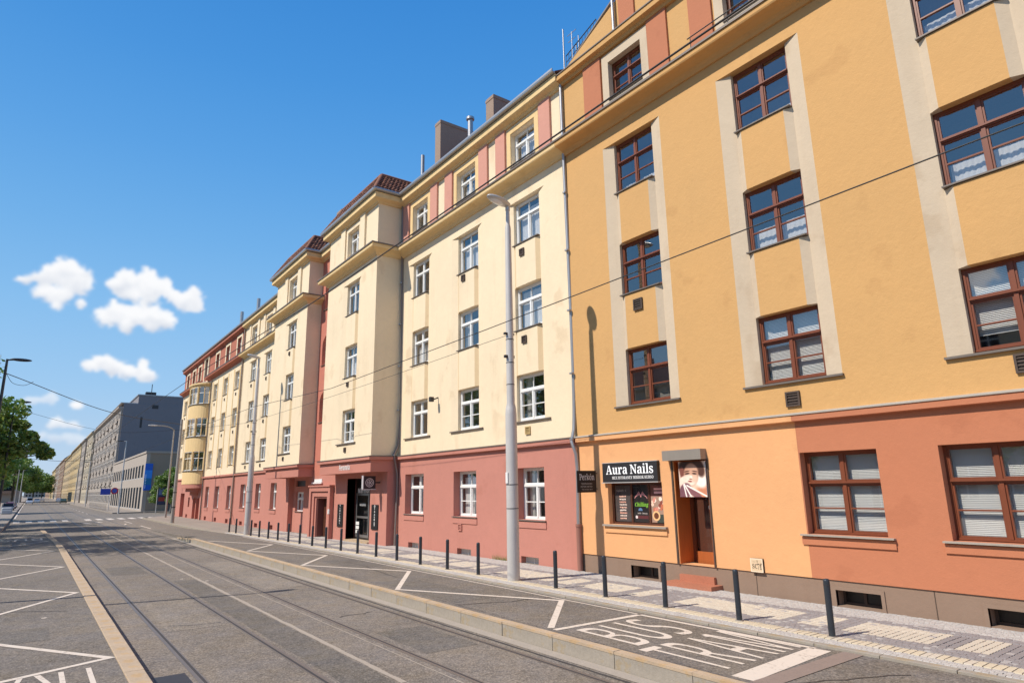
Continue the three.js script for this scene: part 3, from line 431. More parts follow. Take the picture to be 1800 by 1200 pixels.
// ───────────────────────── the orange house ─────────────────────────
{
  const b = thing('orange_house', 'orange plastered house with grey window strips and brown windows, nail salon at street level', 'building');
  const S0 = -6, S1 = 15.15, cols = [12.15, 7.80, 3.46, -0.9];
  const ground = [[11.8, 13.85, 1.40, 2.56], [6.16, 7.83, ...GROUND], [3.36, 5.04, ...GROUND], [0.6, 2.28, ...GROUND]];
  add('plinth', wall(S0, S1, -0.5, 0.50, [[12.12, 13.1, 0.0, 0.33], [6.46, 7.36, 0.0, 0.31], [3.75, 4.68, 0.0, 0.3], [10.31, 11.36, -0.4, 0.4999]].slice(0, 3), W + 0.03, 0.4), M.plinth, b);
  add('ground_wall', wall(7.83, S1, 0.50, 3.9, [[11.8, 13.85, 1.40, 2.56], [10.31, 11.36, 0.501, 3.1]], W, 0.42), M.orangeGround, b);
  add('ground_wall', wall(S0, 7.828, 0.50, 3.9, [[6.16, 7.80, ...GROUND], ...ground.slice(2)], W, 0.42), M.terracotta, b);
  add('upper_wall', wall(S0, S1, 3.9, 14.0, cols.map(c => [c - 1.18, c + 1.18, STRIP[0], STRIP[1]]), W, 0.42), M.orange, b);
  add('attic_wall', wall(S0, S1, 14.0, 16.7, cols.map(c => [c - 0.79, c + 0.79, ATTIC[0], ATTIC[1]]), W, 0.42), M.orange, b);
  add('string_course', sweep([[W, 7.83], [W, S1 - 0.1]], STRING), M.orangeGround, b); add('string_course', sweep([[W, S0], [W, 7.83]], STRING), M.terracotta, b); add('flashing', sweep([[W, S0], [W, S1 - 0.05]], SFLASH), mat([0.50, 0.44, 0.37], 0.6, { map: T.metal }), b);
  add('main_cornice', sweep([[W, S0], [W, S1]], CORNICE), M.orangeTrim, b); add('flashing', sweep([[W, S0], [W, S1]], CFLASH), M.flashing, b);
  add('upper_cornice', sweep([[W, S0], [W, S1]], [[0, 16.45], [0.10, 16.45], [0.14, 16.55], [0.28, 16.58], [0.28, 16.78], [0, 16.80]]), M.orangeTrim, b); add('flashing', sweep([[W, S0], [W, S1]], [[0, 16.802], [0.29, 16.782], [0.30, 16.76], [0.31, 16.76], [0.31, 16.80], [0, 16.86]]), M.flashing, b);
  const gab = add('gable', slab([[S0, 16.7], [15.05, 16.7], [15.05, 17.05], [12.4, 18.15], [8.6, 21.6], [S0, 21.6]], [[6.9, 8.5, 17.6, 19.2]], W + 0.01, 0.4), M.orange, b);
  add('coping', tube([[W + 0.1, 17.08, -15.08], [W + 0.1, 18.19, -12.4], [W + 0.1, 21.65, -8.6]], 0.06, 5, 2), M.flashing, gab);
  add('gable_pilaster', box(W - 0.06, W + 0.01, 16.86, 18.3, -12.25, -11.6), M.terracotta, b); downpipe(b, [[W - 0.1, 19.5, -12.45], [W - 0.1, 16.9, -12.45]], M.zinc, 0.05);
  for (const [a, c] of [[13.2, 14.02], [10.4, 11.15], [8.86, 9.6], [6.05, 6.8], [4.5, 5.25], [1.7, 2.45]]) add('attic_pilaster', box(W - 0.07, W + 0.01, 14.18, 16.46, -c, -a), M.terracotta, b);
  cols.forEach((c, i) => {
    const f = add('window_surround', wall(c - 0.98, c + 0.98, 14.18, 16.36, [[c - 0.7, c + 0.7, 14.68, 16.04]], W - 0.05, 0.2), M.strip, b);
    window_(b, W - 0.05, c - 0.7, c + 0.7, 14.68, 16.04, 'brown', { rec: 0.22, fill: i ? 'lace' : 'none', fillH: 0.4, out: 0.04, over: 0.02 });
    windowStrip(b, W, c, YS, STRIP[1], STRIP[0], M.strip, M.orange, M.flashing, { style: 'brown', fills: [['none', 'none', 'lace'], ['blind', 'lace', 'lace'], ['blind', 'lace', 'lace'], []][i], fillH: [[0.4, 0.3, 0.22], [0.95, 0.42, 0.2], [0.8, 0.36, 0.3], []][i] });
    if (i < 3) vent(b, W, [12.22, 7.79, 3.45][i], [7.64, 4.33, 4.45][i], 0.34);
  });
  [[6.16, 7.80], [3.36, 5.04], [0.6, 2.28]].forEach(([a, c]) => { window_(b, W, a, c, ...GROUND, 'brown', { rec: 0.2, fill: 'blind', fillH: 0.98, out: 0.1, over: 0.14, sillMat: mat([0.45, 0.38, 0.31], 0.7, { map: T.granite }) }); add('apron', box(W - 0.035, W + 0.02, 1.18, 1.345, -c - 0.14, -a + 0.14), M.terracotta, b); });
  add('apron', box(W - 0.035, W + 0.02, 1.17, 1.34, -14.02, -11.7), M.orangeGround, b);
  for (const [a, c, y] of [[12.12, 13.1, 0.33], [6.46, 7.36, 0.31], [3.75, 4.68, 0.3]]) { basementWindow(b, W + 0.1, a, c, 0.0, y, M.ventMetal, M.black); add('basement_surround', [box(W + 0.006, W + 0.1, y, y + 0.07, -c - 0.07, -a + 0.07), box(W + 0.006, W + 0.1, -0.02, y, -c - 0.07, -c), box(W + 0.006, W + 0.1, -0.02, y, -a, -a + 0.07)], M.plinth, b); }
  // shop window of the salon
  const sw = add('shop_window', [box(W + 0.16, W + 0.22, 1.40, 1.46, -13.85, -11.8), box(W + 0.16, W + 0.22, 2.50, 2.56, -13.85, -11.8), box(W + 0.16, W + 0.22, 1.46, 2.50, -13.85, -13.79), box(W + 0.16, W + 0.22, 1.46, 2.50, -11.86, -11.8), box(W + 0.165, W + 0.215, 1.46, 2.50, -13.12, -13.06), box(W + 0.165, W + 0.215, 1.46, 2.50, -12.46, -12.40)], M.doorBrown, b);
  for (const [a, c] of [[13.12, 13.79], [12.46, 13.06], [11.86, 12.40]]) { const g = new THREE.PlaneGeometry(c - a, 1.04); g.rotateY(-Math.PI / 2); g.translate(W + 0.17, 1.98, -(a + c) / 2); add('pane', g, M.shopGlass, sw); }
  add('room', box(W + 0.26, W + 0.3, 1.3, 2.7, -13.95, -11.7), M.black, sw);
  add('shop_sill', box(W - 0.10, W + 0.17, 1.345, 1.395, -14.05, -11.68), mat([0.40, 0.34, 0.28], 0.7, { map: T.granite }), b);
  // salon door with its steps
  const dr = add('door', [box(W + 0.55, W + 0.61, 0.30, 3.1, -11.36, -11.26), box(W + 0.55, W + 0.61, 0.30, 3.1, -10.41, -10.31), box(W + 0.55, W + 0.61, 2.42, 2.52, -11.26, -10.41)], mat([0.20, 0.055, 0.02], 0.5, { map: T.wood }), b); add('kick_panel', [box(W + 0.55, W + 0.61, 0.30, 0.60, -11.26, -10.41), box(W + 0.56, W + 0.6, 0.60, 0.78, -11.26, -10.41)], mat([0.46, 0.125, 0.03], 0.5, { map: T.wood }), dr);
  const dp = new THREE.PlaneGeometry(0.86, 1.66); dp.rotateY(-Math.PI / 2); dp.translate(W + 0.575, 1.6, -10.835); add('pane', dp, M.shopGlass, dr); add('room', box(W + 0.66, W + 0.7, 0.2, 3.2, -11.4, -10.2), M.doorBrown, dr); add('handle', tube([[W + 0.5, 1.25, -10.5], [W + 0.5, 1.55, -10.5]], 0.014), M.brass, dr);
  add('door_reveal', [box(W + 0.01, W + 0.55, 0.51, 3.09, -11.358, -11.345), box(W + 0.01, W + 0.55, 0.51, 3.09, -10.325, -10.312), box(W + 0.01, W + 0.55, 3.07, 3.09, -11.345, -10.325)], M.doorOrange, b);
  add('step', box(W - 0.42, W + 0.3, -0.2, 0.10, -11.58, -10.14), M.stepTile, b); add('step', box(W - 0.06, W + 0.3, 0.10, 0.265, -11.36, -10.31), M.stepTile, b); add('step', box(W + 0.3, W + 0.75, 0.0, 0.30, -11.36, -10.31), M.stepTile, b);
  add('shutter_box', [box(W - 0.24, W + 0.02, 3.10, 3.36, -11.52, -10.28)], mat([0.36, 0.31, 0.26], 0.5, { map: T.metal, metalness: 0.3 }), b);
  add('shutter_rail', [box(W - 0.03, W + 0.03, 0.5, 3.1, -11.43, -11.38), box(W - 0.03, W + 0.03, 0.5, 3.1, -10.29, -10.25)], M.ventMetal, b);
  for (const [s, d] of [[5.5, 0], [9.2, 1]]) add('plinth_joint', box(W + 0.026, W + 0.04, -0.05, 0.49, -s - 0.008, -s + 0.008), M.ventMetal, b);
  add('side_wall', box(W + 0.42, W + 12, -0.5, 16.7, -S1, -S1 + 0.3), M.orange, b); add('roof', roofPrism(S0, S1, 16.86, 6, 4.6, -0.3), M.tile, b);
  add('snow_guard', [tube([[W - 0.36, 14.62, -9.5], [W - 0.36, 14.62, 6]], 0.018, 6), ...[9.4, 8.2, 7, 5.6, 4.2].map(s => tube([[W - 0.36, 14.18, -s], [W - 0.36, 14.62, -s]], 0.012, 5))], M.darkMetal, b);
  downpipe(b, [[W - 0.09, 16.5, -15.16], [W - 0.09, 4.1, -15.16], [W - 0.2, 3.9, -15.14], [W - 0.2, 3.75, -15.12], [W - 0.08, 3.5, -15.1], [W - 0.08, 1.35, -15.1]], M.zinc, 0.06); add('standpipe', [cyl(0.085, 0.085, -0.1, 1.35, W - 0.08, -15.1, 12), cyl(0.10, 0.10, 1.28, 1.36, W - 0.08, -15.1, 12)], mat([0.33, 0.15, 0.11], 0.6, { map: T.metal }), b);
  add('antenna_mast', [cyl(0.03, 0.03, 16.9, 19.45, W + 0.6, -15.67, 6), cyl(0.018, 0.018, 16.9, 19.05, W + 0.6, -15.2, 6), cyl(0.018, 0.018, 16.9, 18.85, W + 0.75, -15.0, 6), cyl(0.015, 0.015, 16.9, 18.7, W + 0.9, -15.3, 6), tube([[W + 0.6, 19.0, -15.45], [W + 0.6, 19.0, -14.95]], 0.012, 5), tube([[W + 0.6, 18.7, -15.4], [W + 0.6, 18.7, -15.0]], 0.012, 5)], M.zinc, b);
  add('terrace_railing', [tube([[W + 0.6, 18.22, -15.55], [W + 0.6, 18.72, -13.9]], 0.02), tube([[W + 0.6, 17.95, -15.55], [W + 0.6, 18.45, -13.9]], 0.014), ...Array.from({ length: 12 }, (_, k) => k / 11).map(t => tube([[W + 0.6, 16.9, -15.55 + 1.65 * t], [W + 0.6, 18.22 + 0.5 * t, -15.55 + 1.65 * t]], 0.011, 5))], M.darkMetal, b);
}

// ───────────────────────── the beige house with two bays ─────────────────────────
const XB = 12.33, XR = 13.2;
function tileRoof(parent, pts, name) {                           // rows of clay tiles on a sloping quad or triangle: eave a-b, top d-c
  const [a, b, c, d] = pts.map(p => new THREE.Vector3(...p)), R = rng(Math.floor(Math.abs(a.x * 100 + a.z * 7)));
  const rows = Math.max(3, Math.round(a.distanceTo(d) / 0.22)), nrm = b.clone().sub(a).cross(d.clone().sub(a)).normalize(); if (nrm.y < 0) nrm.negate();
  const geo = { tile: [], tileLight: [], tileDark: [] };
  for (let r = 0; r < rows; r++) {
    const p0 = a.clone().lerp(d, r / rows), p1 = b.clone().lerp(c, r / rows), q0 = a.clone().lerp(d, (r + 1.25) / rows), q1 = b.clone().lerp(c, (r + 1.25) / rows), n = Math.max(1, Math.round(p0.distanceTo(p1) / 0.2));
    for (let i = 0; i < n; i++) {
      const t0 = (i + 0.04) / n, t1 = (i + 0.96) / n, lift = 0.035 + R() * 0.02, e0 = p0.clone().lerp(p1, t0).addScaledVector(nrm, lift), e1 = p0.clone().lerp(p1, t1).addScaledVector(nrm, lift), em = e0.clone().lerp(e1, 0.5).addScaledVector(nrm, 0.035), u0 = q0.clone().lerp(q1, t0), u1 = q0.clone().lerp(q1, t1), um = u0.clone().lerp(u1, 0.5).addScaledVector(nrm, 0.03), g0 = e0.clone().addScaledVector(nrm, -0.05), g1 = e1.clone().addScaledVector(nrm, -0.05);
      const k = R(), v = geo[k < 0.6 ? 'tile' : k < 0.82 ? 'tileLight' : 'tileDark'];
      for (const P of [e0, em, um, e0, um, u0, em, e1, u1, em, u1, um, g0, em, e0, g0, g1, em, g1, e1, em]) v.push(P.x, P.y, P.z);
    }
  }
  for (const k in geo) if (geo[k].length) { const g = new THREE.BufferGeometry(); g.setAttribute('position', new THREE.Float32BufferAttribute(geo[k], 3)); g.computeVertexNormals(); const o = add(name || 'roof_tiles', g, M[k], parent); o.material.side = THREE.DoubleSide; o.userData.kind = 'stuff'; }
}
function bay(b, s0, s1, cw, o = {}) {
  const c = cw, holes3 = [[c - 1.18, c + 1.18, ...STRIP]];
  add('bay_fascia', wall(s0, s1, 3.28, 3.9, [], XB, 0.4), M.roseTrim, b); add('bay_wall', wall(s0, s1, 3.9, 14.0, holes3, XB, 0.42), M.beige, b); add('bay_attic', wall(s0, s1, 14.0, 16.7, [[c - 0.75, c + 0.75, ...ATTIC]], XB, 0.42), M.beige, b);
  for (const [s, t] of [[s0, s0 + 0.3], [s1 - 0.3, s1]]) { add('bay_side', box(XB + 0.42, W + 0.05, 3.9, 16.7, -t, -s), M.beige, b); add('bay_side_fascia', box(XB + 0.4, W + 0.05, 3.28, 3.9, -t, -s), M.roseTrim, b); }
  add('bay_soffit', box(XB + 0.4, W + 0.3, 3.30, 3.5, -s1 + 0.3, -s0 - 0.3), M.recess, b);
  windowStrip(b, XB, c, YS, STRIP[1], STRIP[0], M.beige, M.beige, M.flashing, { styles: ['white_topone_split', 'white_topone', 'white'], depth: 0.085, fills: o.fills });
  window_(b, XB, c - 0.75, c + 0.75, ...ATTIC, 'white', { rec: 0.2, out: 0.05 });
  add('window_surround', wall(c - 0.95, c + 0.95, 14.18, 16.3, [[c - 0.752, c + 0.752, 14.5, 16.1]], XB - 0.035, 0.05), M.beige, b);
  for (const k of [-1, 1]) add('attic_pilaster', box(XB - 0.10, XB + 0.02, 14.18, 16.44, -(c + k * 1.3) - 0.3, -(c + k * 1.3) + 0.3), M.beige, b);
  for (const y of o.vents || []) vent(b, XB, c + 0.05, y, 0.23, M.ventMetal);
  const y0 = 16.98, y1 = 18.35, z0 = -s0 + 0.42, z1 = -s1 - 0.42, x0 = XB - 0.42, xm = 12.75, A = [x0, y0, z0], B = [x0, y0, z1], C = [xm, y1, z1 + 1.1], D = [xm, y1, z0 - 1.1], E = [18, y0, z0], F = [18, y0, z1], G = [18, y1, z0 - 1.1], H = [18, y1, z1 + 1.1];
  const rf = add('hipped_roof', (() => { const v = [], tri = (...p) => p.forEach(q => v.push(...q)); tri(A, D, B, D, C, B, A, E, G, A, G, D, B, H, F, B, C, H, E, F, H, E, H, G, D, H, C, D, G, H); const g = new THREE.BufferGeometry(); g.setAttribute('position', new THREE.Float32BufferAttribute(v, 3)); g.computeVertexNormals(); return worldUV(g); })(), M.tileDark, b); rf.material.side = THREE.DoubleSide;
  tileRoof(rf, [A, B, C, D]); tileRoof(rf, [E, A, D, G]); tileRoof(rf, [B, F, H, C]);
  add('ridge_tile', [tube([A, D], 0.1, 6), tube([B, C], 0.1, 6), tube([D, C], 0.1, 6), tube([D, G], 0.1, 6)], M.tileLight, rf);
}
{
  const b = thing('beige_house', 'cream house with two tall bays, rose ground floor, pink attic pilasters and white windows', 'building');
  const S0 = 15.155, S1 = 57.9, cols = [17.55, 21.6, 25.74], flatC = [50.55, 54.8], BB = [[0.2, 'basement']];
  // straight part next to the orange house
  const bw = [[17.2, 18.15], [21.3, 22.3], [25.45, 26.4]];
  add('ground_wall', wall(S0, 27.62, -0.5, 3.9, [[16.8, 18.32, ...GROUND], [20.92, 22.58, ...GROUND], [25.08, 26.8, ...GROUND], ...bw.map(([a, c]) => [a, c, -0.1, 0.21])], W), M.rose, b);
  [[16.8, 18.32], [20.92, 22.58], [25.08, 26.8]].forEach(([a, c], i) => { window_(b, W, a, c, ...GROUND, ['white_topone_split', 'white_topone_split', 'white'][i], { rec: 0.3, fill: ['curtain', 'lace', 'none'][i], fillH: 0.9, over: 0.06 }); add('apron', box(W - 0.03, W + 0.02, 1.14, 1.34, -c - 0.06, -a + 0.06), M.rose, b); });
  bw.forEach(([a, c]) => basementWindow(b, W, a, c, -0.1, 0.21, M.white, M.blind)); vent(b, W, 22.05, 1.0, 0.26, M.rose);
  add('upper_wall', wall(S0, 27.62, 3.9, 14.0, cols.map(c => [c - 1.18, c + 1.18, ...STRIP]), W), M.beige, b);
  add('attic_wall', wall(S0, 27.62, 14.0, 16.7, cols.map(c => [c - 0.75, c + 0.75, ...ATTIC]), W), M.beige, b);
  cols.forEach((c, i) => {
    windowStrip(b, W, c, YS, STRIP[1], STRIP[0], M.beige, M.beige, M.flashing, { styles: i === 2 ? ['white', 'white', 'white'] : ['white_topone_split', 'white_topone', 'white_topone'], depth: 0.085, fills: [['curtain', 'lace', 'lace'], ['none', 'curtain', 'lace'], ['none', 'lace', 'none']][i], fillH: [[0.9, 0.95, 0.9], [0.9, 0.9, 0.85], [0, 0.6, 0]][i] });
    window_(b, W, c - 0.75, c + 0.75, ...ATTIC, i === 2 ? 'white' : 'white_topone', { rec: 0.2, out: 0.05, fill: i === 2 ? 'none' : 'lace' });
    add('window_surround', wall(c - 1.0, c + 1.0, 14.18, 16.3, [[c - 0.752, c + 0.752, 14.5, 16.1]], W - 0.035, 0.05), M.beigeTrim, b);
    for (const k of [-1, 1]) add('attic_pilaster', box(W - 0.09, W + 0.02, 14.18, 16.44, -(c + k * 1.4) - 0.32, -(c + k * 1.4) + 0.32), M.pink, b);
  });
  for (const [s, y] of [[17.7, 7.66], [17.74, 11.0], [17.6, 4.4], [21.83, 11.13]]) vent(b, W, s, y, 0.27, y < 5 ? mat([0.5, 0.35, 0.15], 0.7) : M.ventMetal);
  add('wall_bracket', [tube([[W, 6.3, -23.88], [W - 0.35, 6.15, -23.88]], 0.03), box(W - 0.42, W - 0.25, 6.1, 6.3, -23.95, -23.8)], M.darkMetal, b);
  bay(b, 27.62, 34.1, 30.66, { vents: [4.42, 7.7], fills: ['lace', 'lace', 'none'] }); bay(b, 37.6, 44.15, 40.55, { vents: [4.42, 11.05], fills: ['none', 'curtain', 'none'] });
  // recessed stair tower between the bays
  const arch = k => [34.75, 37.1, 2.95 + k * 3.4, 4.85 + k * 3.4];
  add('stair_wall', wall(34.1, 37.6, 3.3, 16.5, [archHole(34.75, 37.1, 6.36, 8.25), archHole(34.75, 37.1, 9.76, 11.65), [34.9, 37, 13.2, 14.9]], XR, 0.4), M.recess, b);
  for (const [y0, y1] of [[6.36, 8.25], [9.76, 11.65], [13.2, 14.9], [3.32, 3.3]].slice(0, 3)) window_(b, XR, 34.78, 37.08, y0, y1, 'white', { rec: 0.28, fill: 'none' });
  // ground floor under the bays: the shop, the portal and the small windows
  add('ground_wall', wall(27.66, 38.0, -0.5, 3.3, [[29.5, 32.4, -0.02, 3.05], [34.98, 36.58, -0.2, 2.05]], XR, 0.45), M.rose, b);
  add('ground_pier', box(XR + 0.45, W + 0.4, -0.5, 3.3, -28.0, -27.66), M.rose, b);
  add('ground_wall', wall(38.0, 43.4, -0.5, 3.3, [[41.35, 42.85, 1.2, 2.4], [41.1, 42.9, 2.75, 3.12]], W + 0.3, 0.4), M.rose, b); add('ground_wall', box(XR + 0.45, W + 0.5, -0.5, 3.3, -38.0, -37.7), M.rose, b);
  window_(b, W + 0.3, 41.35, 42.85, 1.2, 2.4, 'white', { fill: 'curtain' }); add('dark_grille', box(W + 0.4, W + 0.44, 2.75, 3.12, -42.9, -41.1), M.black, b);
  const gf = [[46.1, 47.5], [50, 51.35], [54.25, 55.75]];
  add('ground_wall', wall(43.4, S1, -0.5, 3.9, [...gf.map(([a, c]) => [a, c, 1.25, 3.05]), [46.5, 47.3, -0.1, 0.2], [50.3, 51.1, -0.1, 0.2], [54.6, 55.4, -0.1, 0.2]], W), M.rose, b);
  gf.forEach(([a, c]) => { window_(b, W, a, c, 1.25, 3.05, 'white', { rec: 0.25 }); add('apron', box(W - 0.04, W + 0.02, 0.98, 1.18, -c - 0.05, -a + 0.05), M.rose, b); }); for (const s of [46.5, 50.3, 54.6]) basementWindow(b, W, s, s + 0.8, -0.1, 0.2, M.darkMetal, M.black);
  // straight part behind the bays
  add('upper_wall', wall(44.15, S1, 3.9, 14.0, flatC.map(c => [c - 1.18, c + 1.18, ...STRIP]), W), M.beige, b); add('attic_wall', wall(44.15, S1, 14.0, 16.7, [46.5, ...flatC].map(c => [c - 0.75, c + 0.75, ...ATTIC]), W), M.beige, b);
  flatC.forEach(c => { windowStrip(b, W, c, YS, STRIP[1], STRIP[0], M.beige, M.beige, M.flashing, { style: 'white', depth: 0.085 }); for (const y of [4.4, 7.7, 11.0]) vent(b, W, c, y, 0.24); });
  [46.5, ...flatC].forEach(c => { window_(b, W, c - 0.75, c + 0.75, ...ATTIC, 'white', { rec: 0.2, out: 0.05 }); add('window_surround', wall(c - 0.95, c + 0.95, 14.18, 16.3, [[c - 0.752, c + 0.752, 14.5, 16.1]], W - 0.035, 0.05), M.beige, b); for (const k of [-1, 1]) add('attic_pilaster', box(W - 0.09, W + 0.02, 14.18, 16.44, -(c + k * 1.3) - 0.26, -(c + k * 1.3) + 0.26), M.beige, b); });
  const P1 = [[W, S0], [W, 27.62], [XB, 27.62], [XB, 34.1], [XR + 0.05, 34.1]], P2 = [[XR + 0.05, 37.6], [XB, 37.6], [XB, 44.15], [W, 44.15], [W, S1]];
  for (const p of [P1, P2]) { add('string_course', sweep(p, STRING), M.roseTrim, b); add('flashing', sweep(p, SFLASH), M.flashing, b); add('main_cornice', sweep(p, CORNICE), M.beigeTrim, b); add('flashing', sweep(p, CFLASH), M.flashing, b); }
  const PE = [[W, S0], [W, 27.62], [XB, 27.62], [XB, 34.1], [XR, 34.1], [XR, 37.6], [XB, 37.6], [XB, 44.15], [W, 44.15], [W, S1]];
  add('eaves_cornice', sweep(PE, EAVES), M.beigeTrim, b); add('gutter', sweep(PE, GUTTER), M.zinc, b);
  add('roof', roofPrism(S0, S1, 16.98, 6, 3.6), M.tile, b);
  // portal of the house
  for (const [o, w2, h2] of [[0.24, 1.62, 2.68], [0.16, 1.3, 2.40], [0.08, 1.02, 2.22]]) add('portal_frame', wall(35.78 - w2, 35.78 + w2, -0.4, h2, [[35.78 - w2 + (o > 0.1 ? 0.28 : 0.2), 35.78 + w2 - (o > 0.1 ? 0.28 : 0.2), -0.39, h2 - (o > 0.1 ? 0.25 : 0.17)]], XR - o, o + (o > 0.2 ? -0.02 : 0.01)), M.roseTrim, b);
  add('portal_hood', box(XR - 0.3, XR, 2.68, 2.76, -37.46, -34.1), M.roseTrim, b);
  const dr = add('house_door', [box(XR + 0.35, XR + 0.41, -0.2, 2.05, -36.58, -35.79), box(XR + 0.35, XR + 0.41, -0.2, 2.05, -35.77, -34.98), box(XR + 0.33, XR + 0.35, 0.2, 0.85, -36.45, -35.92), box(XR + 0.33, XR + 0.35, 0.2, 0.85, -35.64, -35.1), box(XR + 0.33, XR + 0.35, 1.0, 1.85, -36.45, -35.92), box(XR + 0.33, XR + 0.35, 1.0, 1.85, -35.64, -35.1)], M.doorBrown, b); add('handle', tube([[XR + 0.3, 0.95, -35.85], [XR + 0.3, 1.15, -35.85]], 0.015), M.brass, dr);
  add('door_reveal', [box(XR + 0.02, XR + 0.36, -0.2, 2.04, -36.575, -36.565), box(XR + 0.02, XR + 0.36, -0.2, 2.04, -34.995, -34.985), box(XR + 0.02, XR + 0.36, 2.03, 2.045, -36.565, -34.995)], mat([0.20, 0.06, 0.045], 0.7), b); add('letter_box', box(XR - 0.27, XR - 0.2, 1.25, 1.5, -34.3, -34.15), M.white, b);  // dark reveal lining: the doorway's shade is put into its colour
  add('fanlight', [box(XR - 0.1, XR + 0.02, 2.86, 2.94, -37.5, -35.9), box(XR - 0.04, XR + 0.03, 2.95, 3.12, -37.2, -36.0)], M.white, b);
  // shop front: glazed door and dark surround
  const sh = add('shop_front', [box(XR + 0.5, XR + 0.56, 0.05, 3.05, -32.4, -32.3), box(XR + 0.5, XR + 0.56, 0.05, 3.05, -29.6, -29.5), box(XR + 0.5, XR + 0.56, 2.35, 3.05, -32.3, -29.6), box(XR + 0.5, XR + 0.56, 0.05, 0.15, -32.3, -29.6), box(XR + 0.5, XR + 0.56, 0.15, 2.35, -30.62, -30.5)], M.black, b);
  add('door_leaf', [box(XR + 0.47, XR + 0.5, 0.15, 2.3, -32.25, -32.15), box(XR + 0.47, XR + 0.5, 0.15, 2.3, -30.75, -30.65), box(XR + 0.47, XR + 0.5, 0.15, 0.28, -32.15, -30.75), box(XR + 0.47, XR + 0.5, 2.2, 2.3, -32.15, -30.75), box(XR + 0.47, XR + 0.5, 1.08, 1.18, -32.15, -30.75)], mat([0.33, 0.31, 0.30], 0.35, { metalness: 0.7 }), sh);
  for (const [a, c, y0, y1] of [[30.75, 32.15, 0.28, 1.08], [30.75, 32.15, 1.18, 2.2], [29.6, 30.5, 0.15, 2.35]]) { const g = new THREE.PlaneGeometry(c - a, y1 - y0); g.rotateY(-Math.PI / 2); g.translate(XR + 0.485, (y0 + y1) / 2, -(a + c) / 2); add('pane', g, M.shopGlass, sh); }
  add('room', box(XR + 1.2, XR + 1.25, -0.1, 3.2, -32.8, -29.2), M.black, sh); add('shop_ceiling', box(XR + 0.45, XR + 1.2, 3.0, 3.06, -32.5, -29.4), M.black, sh); add('shop_side', [box(XR + 0.5, XR + 1.2, 0.04, 3, -32.5, -32.41), box(XR + 0.5, XR + 1.2, 0.04, 3, -29.49, -29.4)], M.room, sh);
  add('shop_reveal', [box(XR + 0.02, XR + 0.5, 0.0, 3.05, -32.41, -32.40), box(XR + 0.02, XR + 0.5, 0, 3.05, -29.5, -29.49)], mat([0.13, 0.035, 0.028], 0.7), b);  // shop reveals painted deep red-brown, the rose wall as it looks in shadow
  add('step', box(XR - 0.1, XR + 0.5, -0.2, 0.05, -32.4, -29.5), M.kerb, b);
  // pipes
  downpipe(b, [[W - 0.1, 16.6, -27.48], [W - 0.1, 4.3, -27.48], [W - 0.28, 4.02, -27.48], [W - 0.28, 3.8, -27.48], [W - 0.12, 3.5, -27.48], [W - 0.12, -0.1, -27.48]], mat([0.28, 0.22, 0.19], 0.45, { metalness: 0.4, map: T.metal }), 0.06);
  downpipe(b, [[W - 0.1, 16.5, -57.85], [W - 0.1, -0.2, -57.85]], mat([0.30, 0.22, 0.17], 0.5, { metalness: 0.3 }), 0.07);
  chimney(b, W + 1.0, W + 3.0, -25.9, 0.27, 16.8, 20.9, 0); chimney(b, W + 1.0, W + 2.2, -21.2, 0.3, 16.8, 19.75, 0); chimney(b, W + 1.0, W + 2.2, -39.3, 0.4, 16.8, 21.0, 0);
  add('flue', [cyl(0.13, 0.13, 16.8, 20.0, W + 1.5, -23.6, 12), cyl(0.2, 0.2, 20.0, 20.12, W + 1.5, -23.6, 12)], M.zinc, b); add('flue', cyl(0.1, 0.1, 16.8, 19.6, W + 0.9, -27.3, 10), M.zinc, b);
  add('dormer_roof', [box(W + 1.2, W + 3.2, 17.3, 18.35, -25.5, -24.4), box(W + 1.0, W + 3.3, 18.35, 18.45, -25.7, -24.2)], M.tile, b);
}

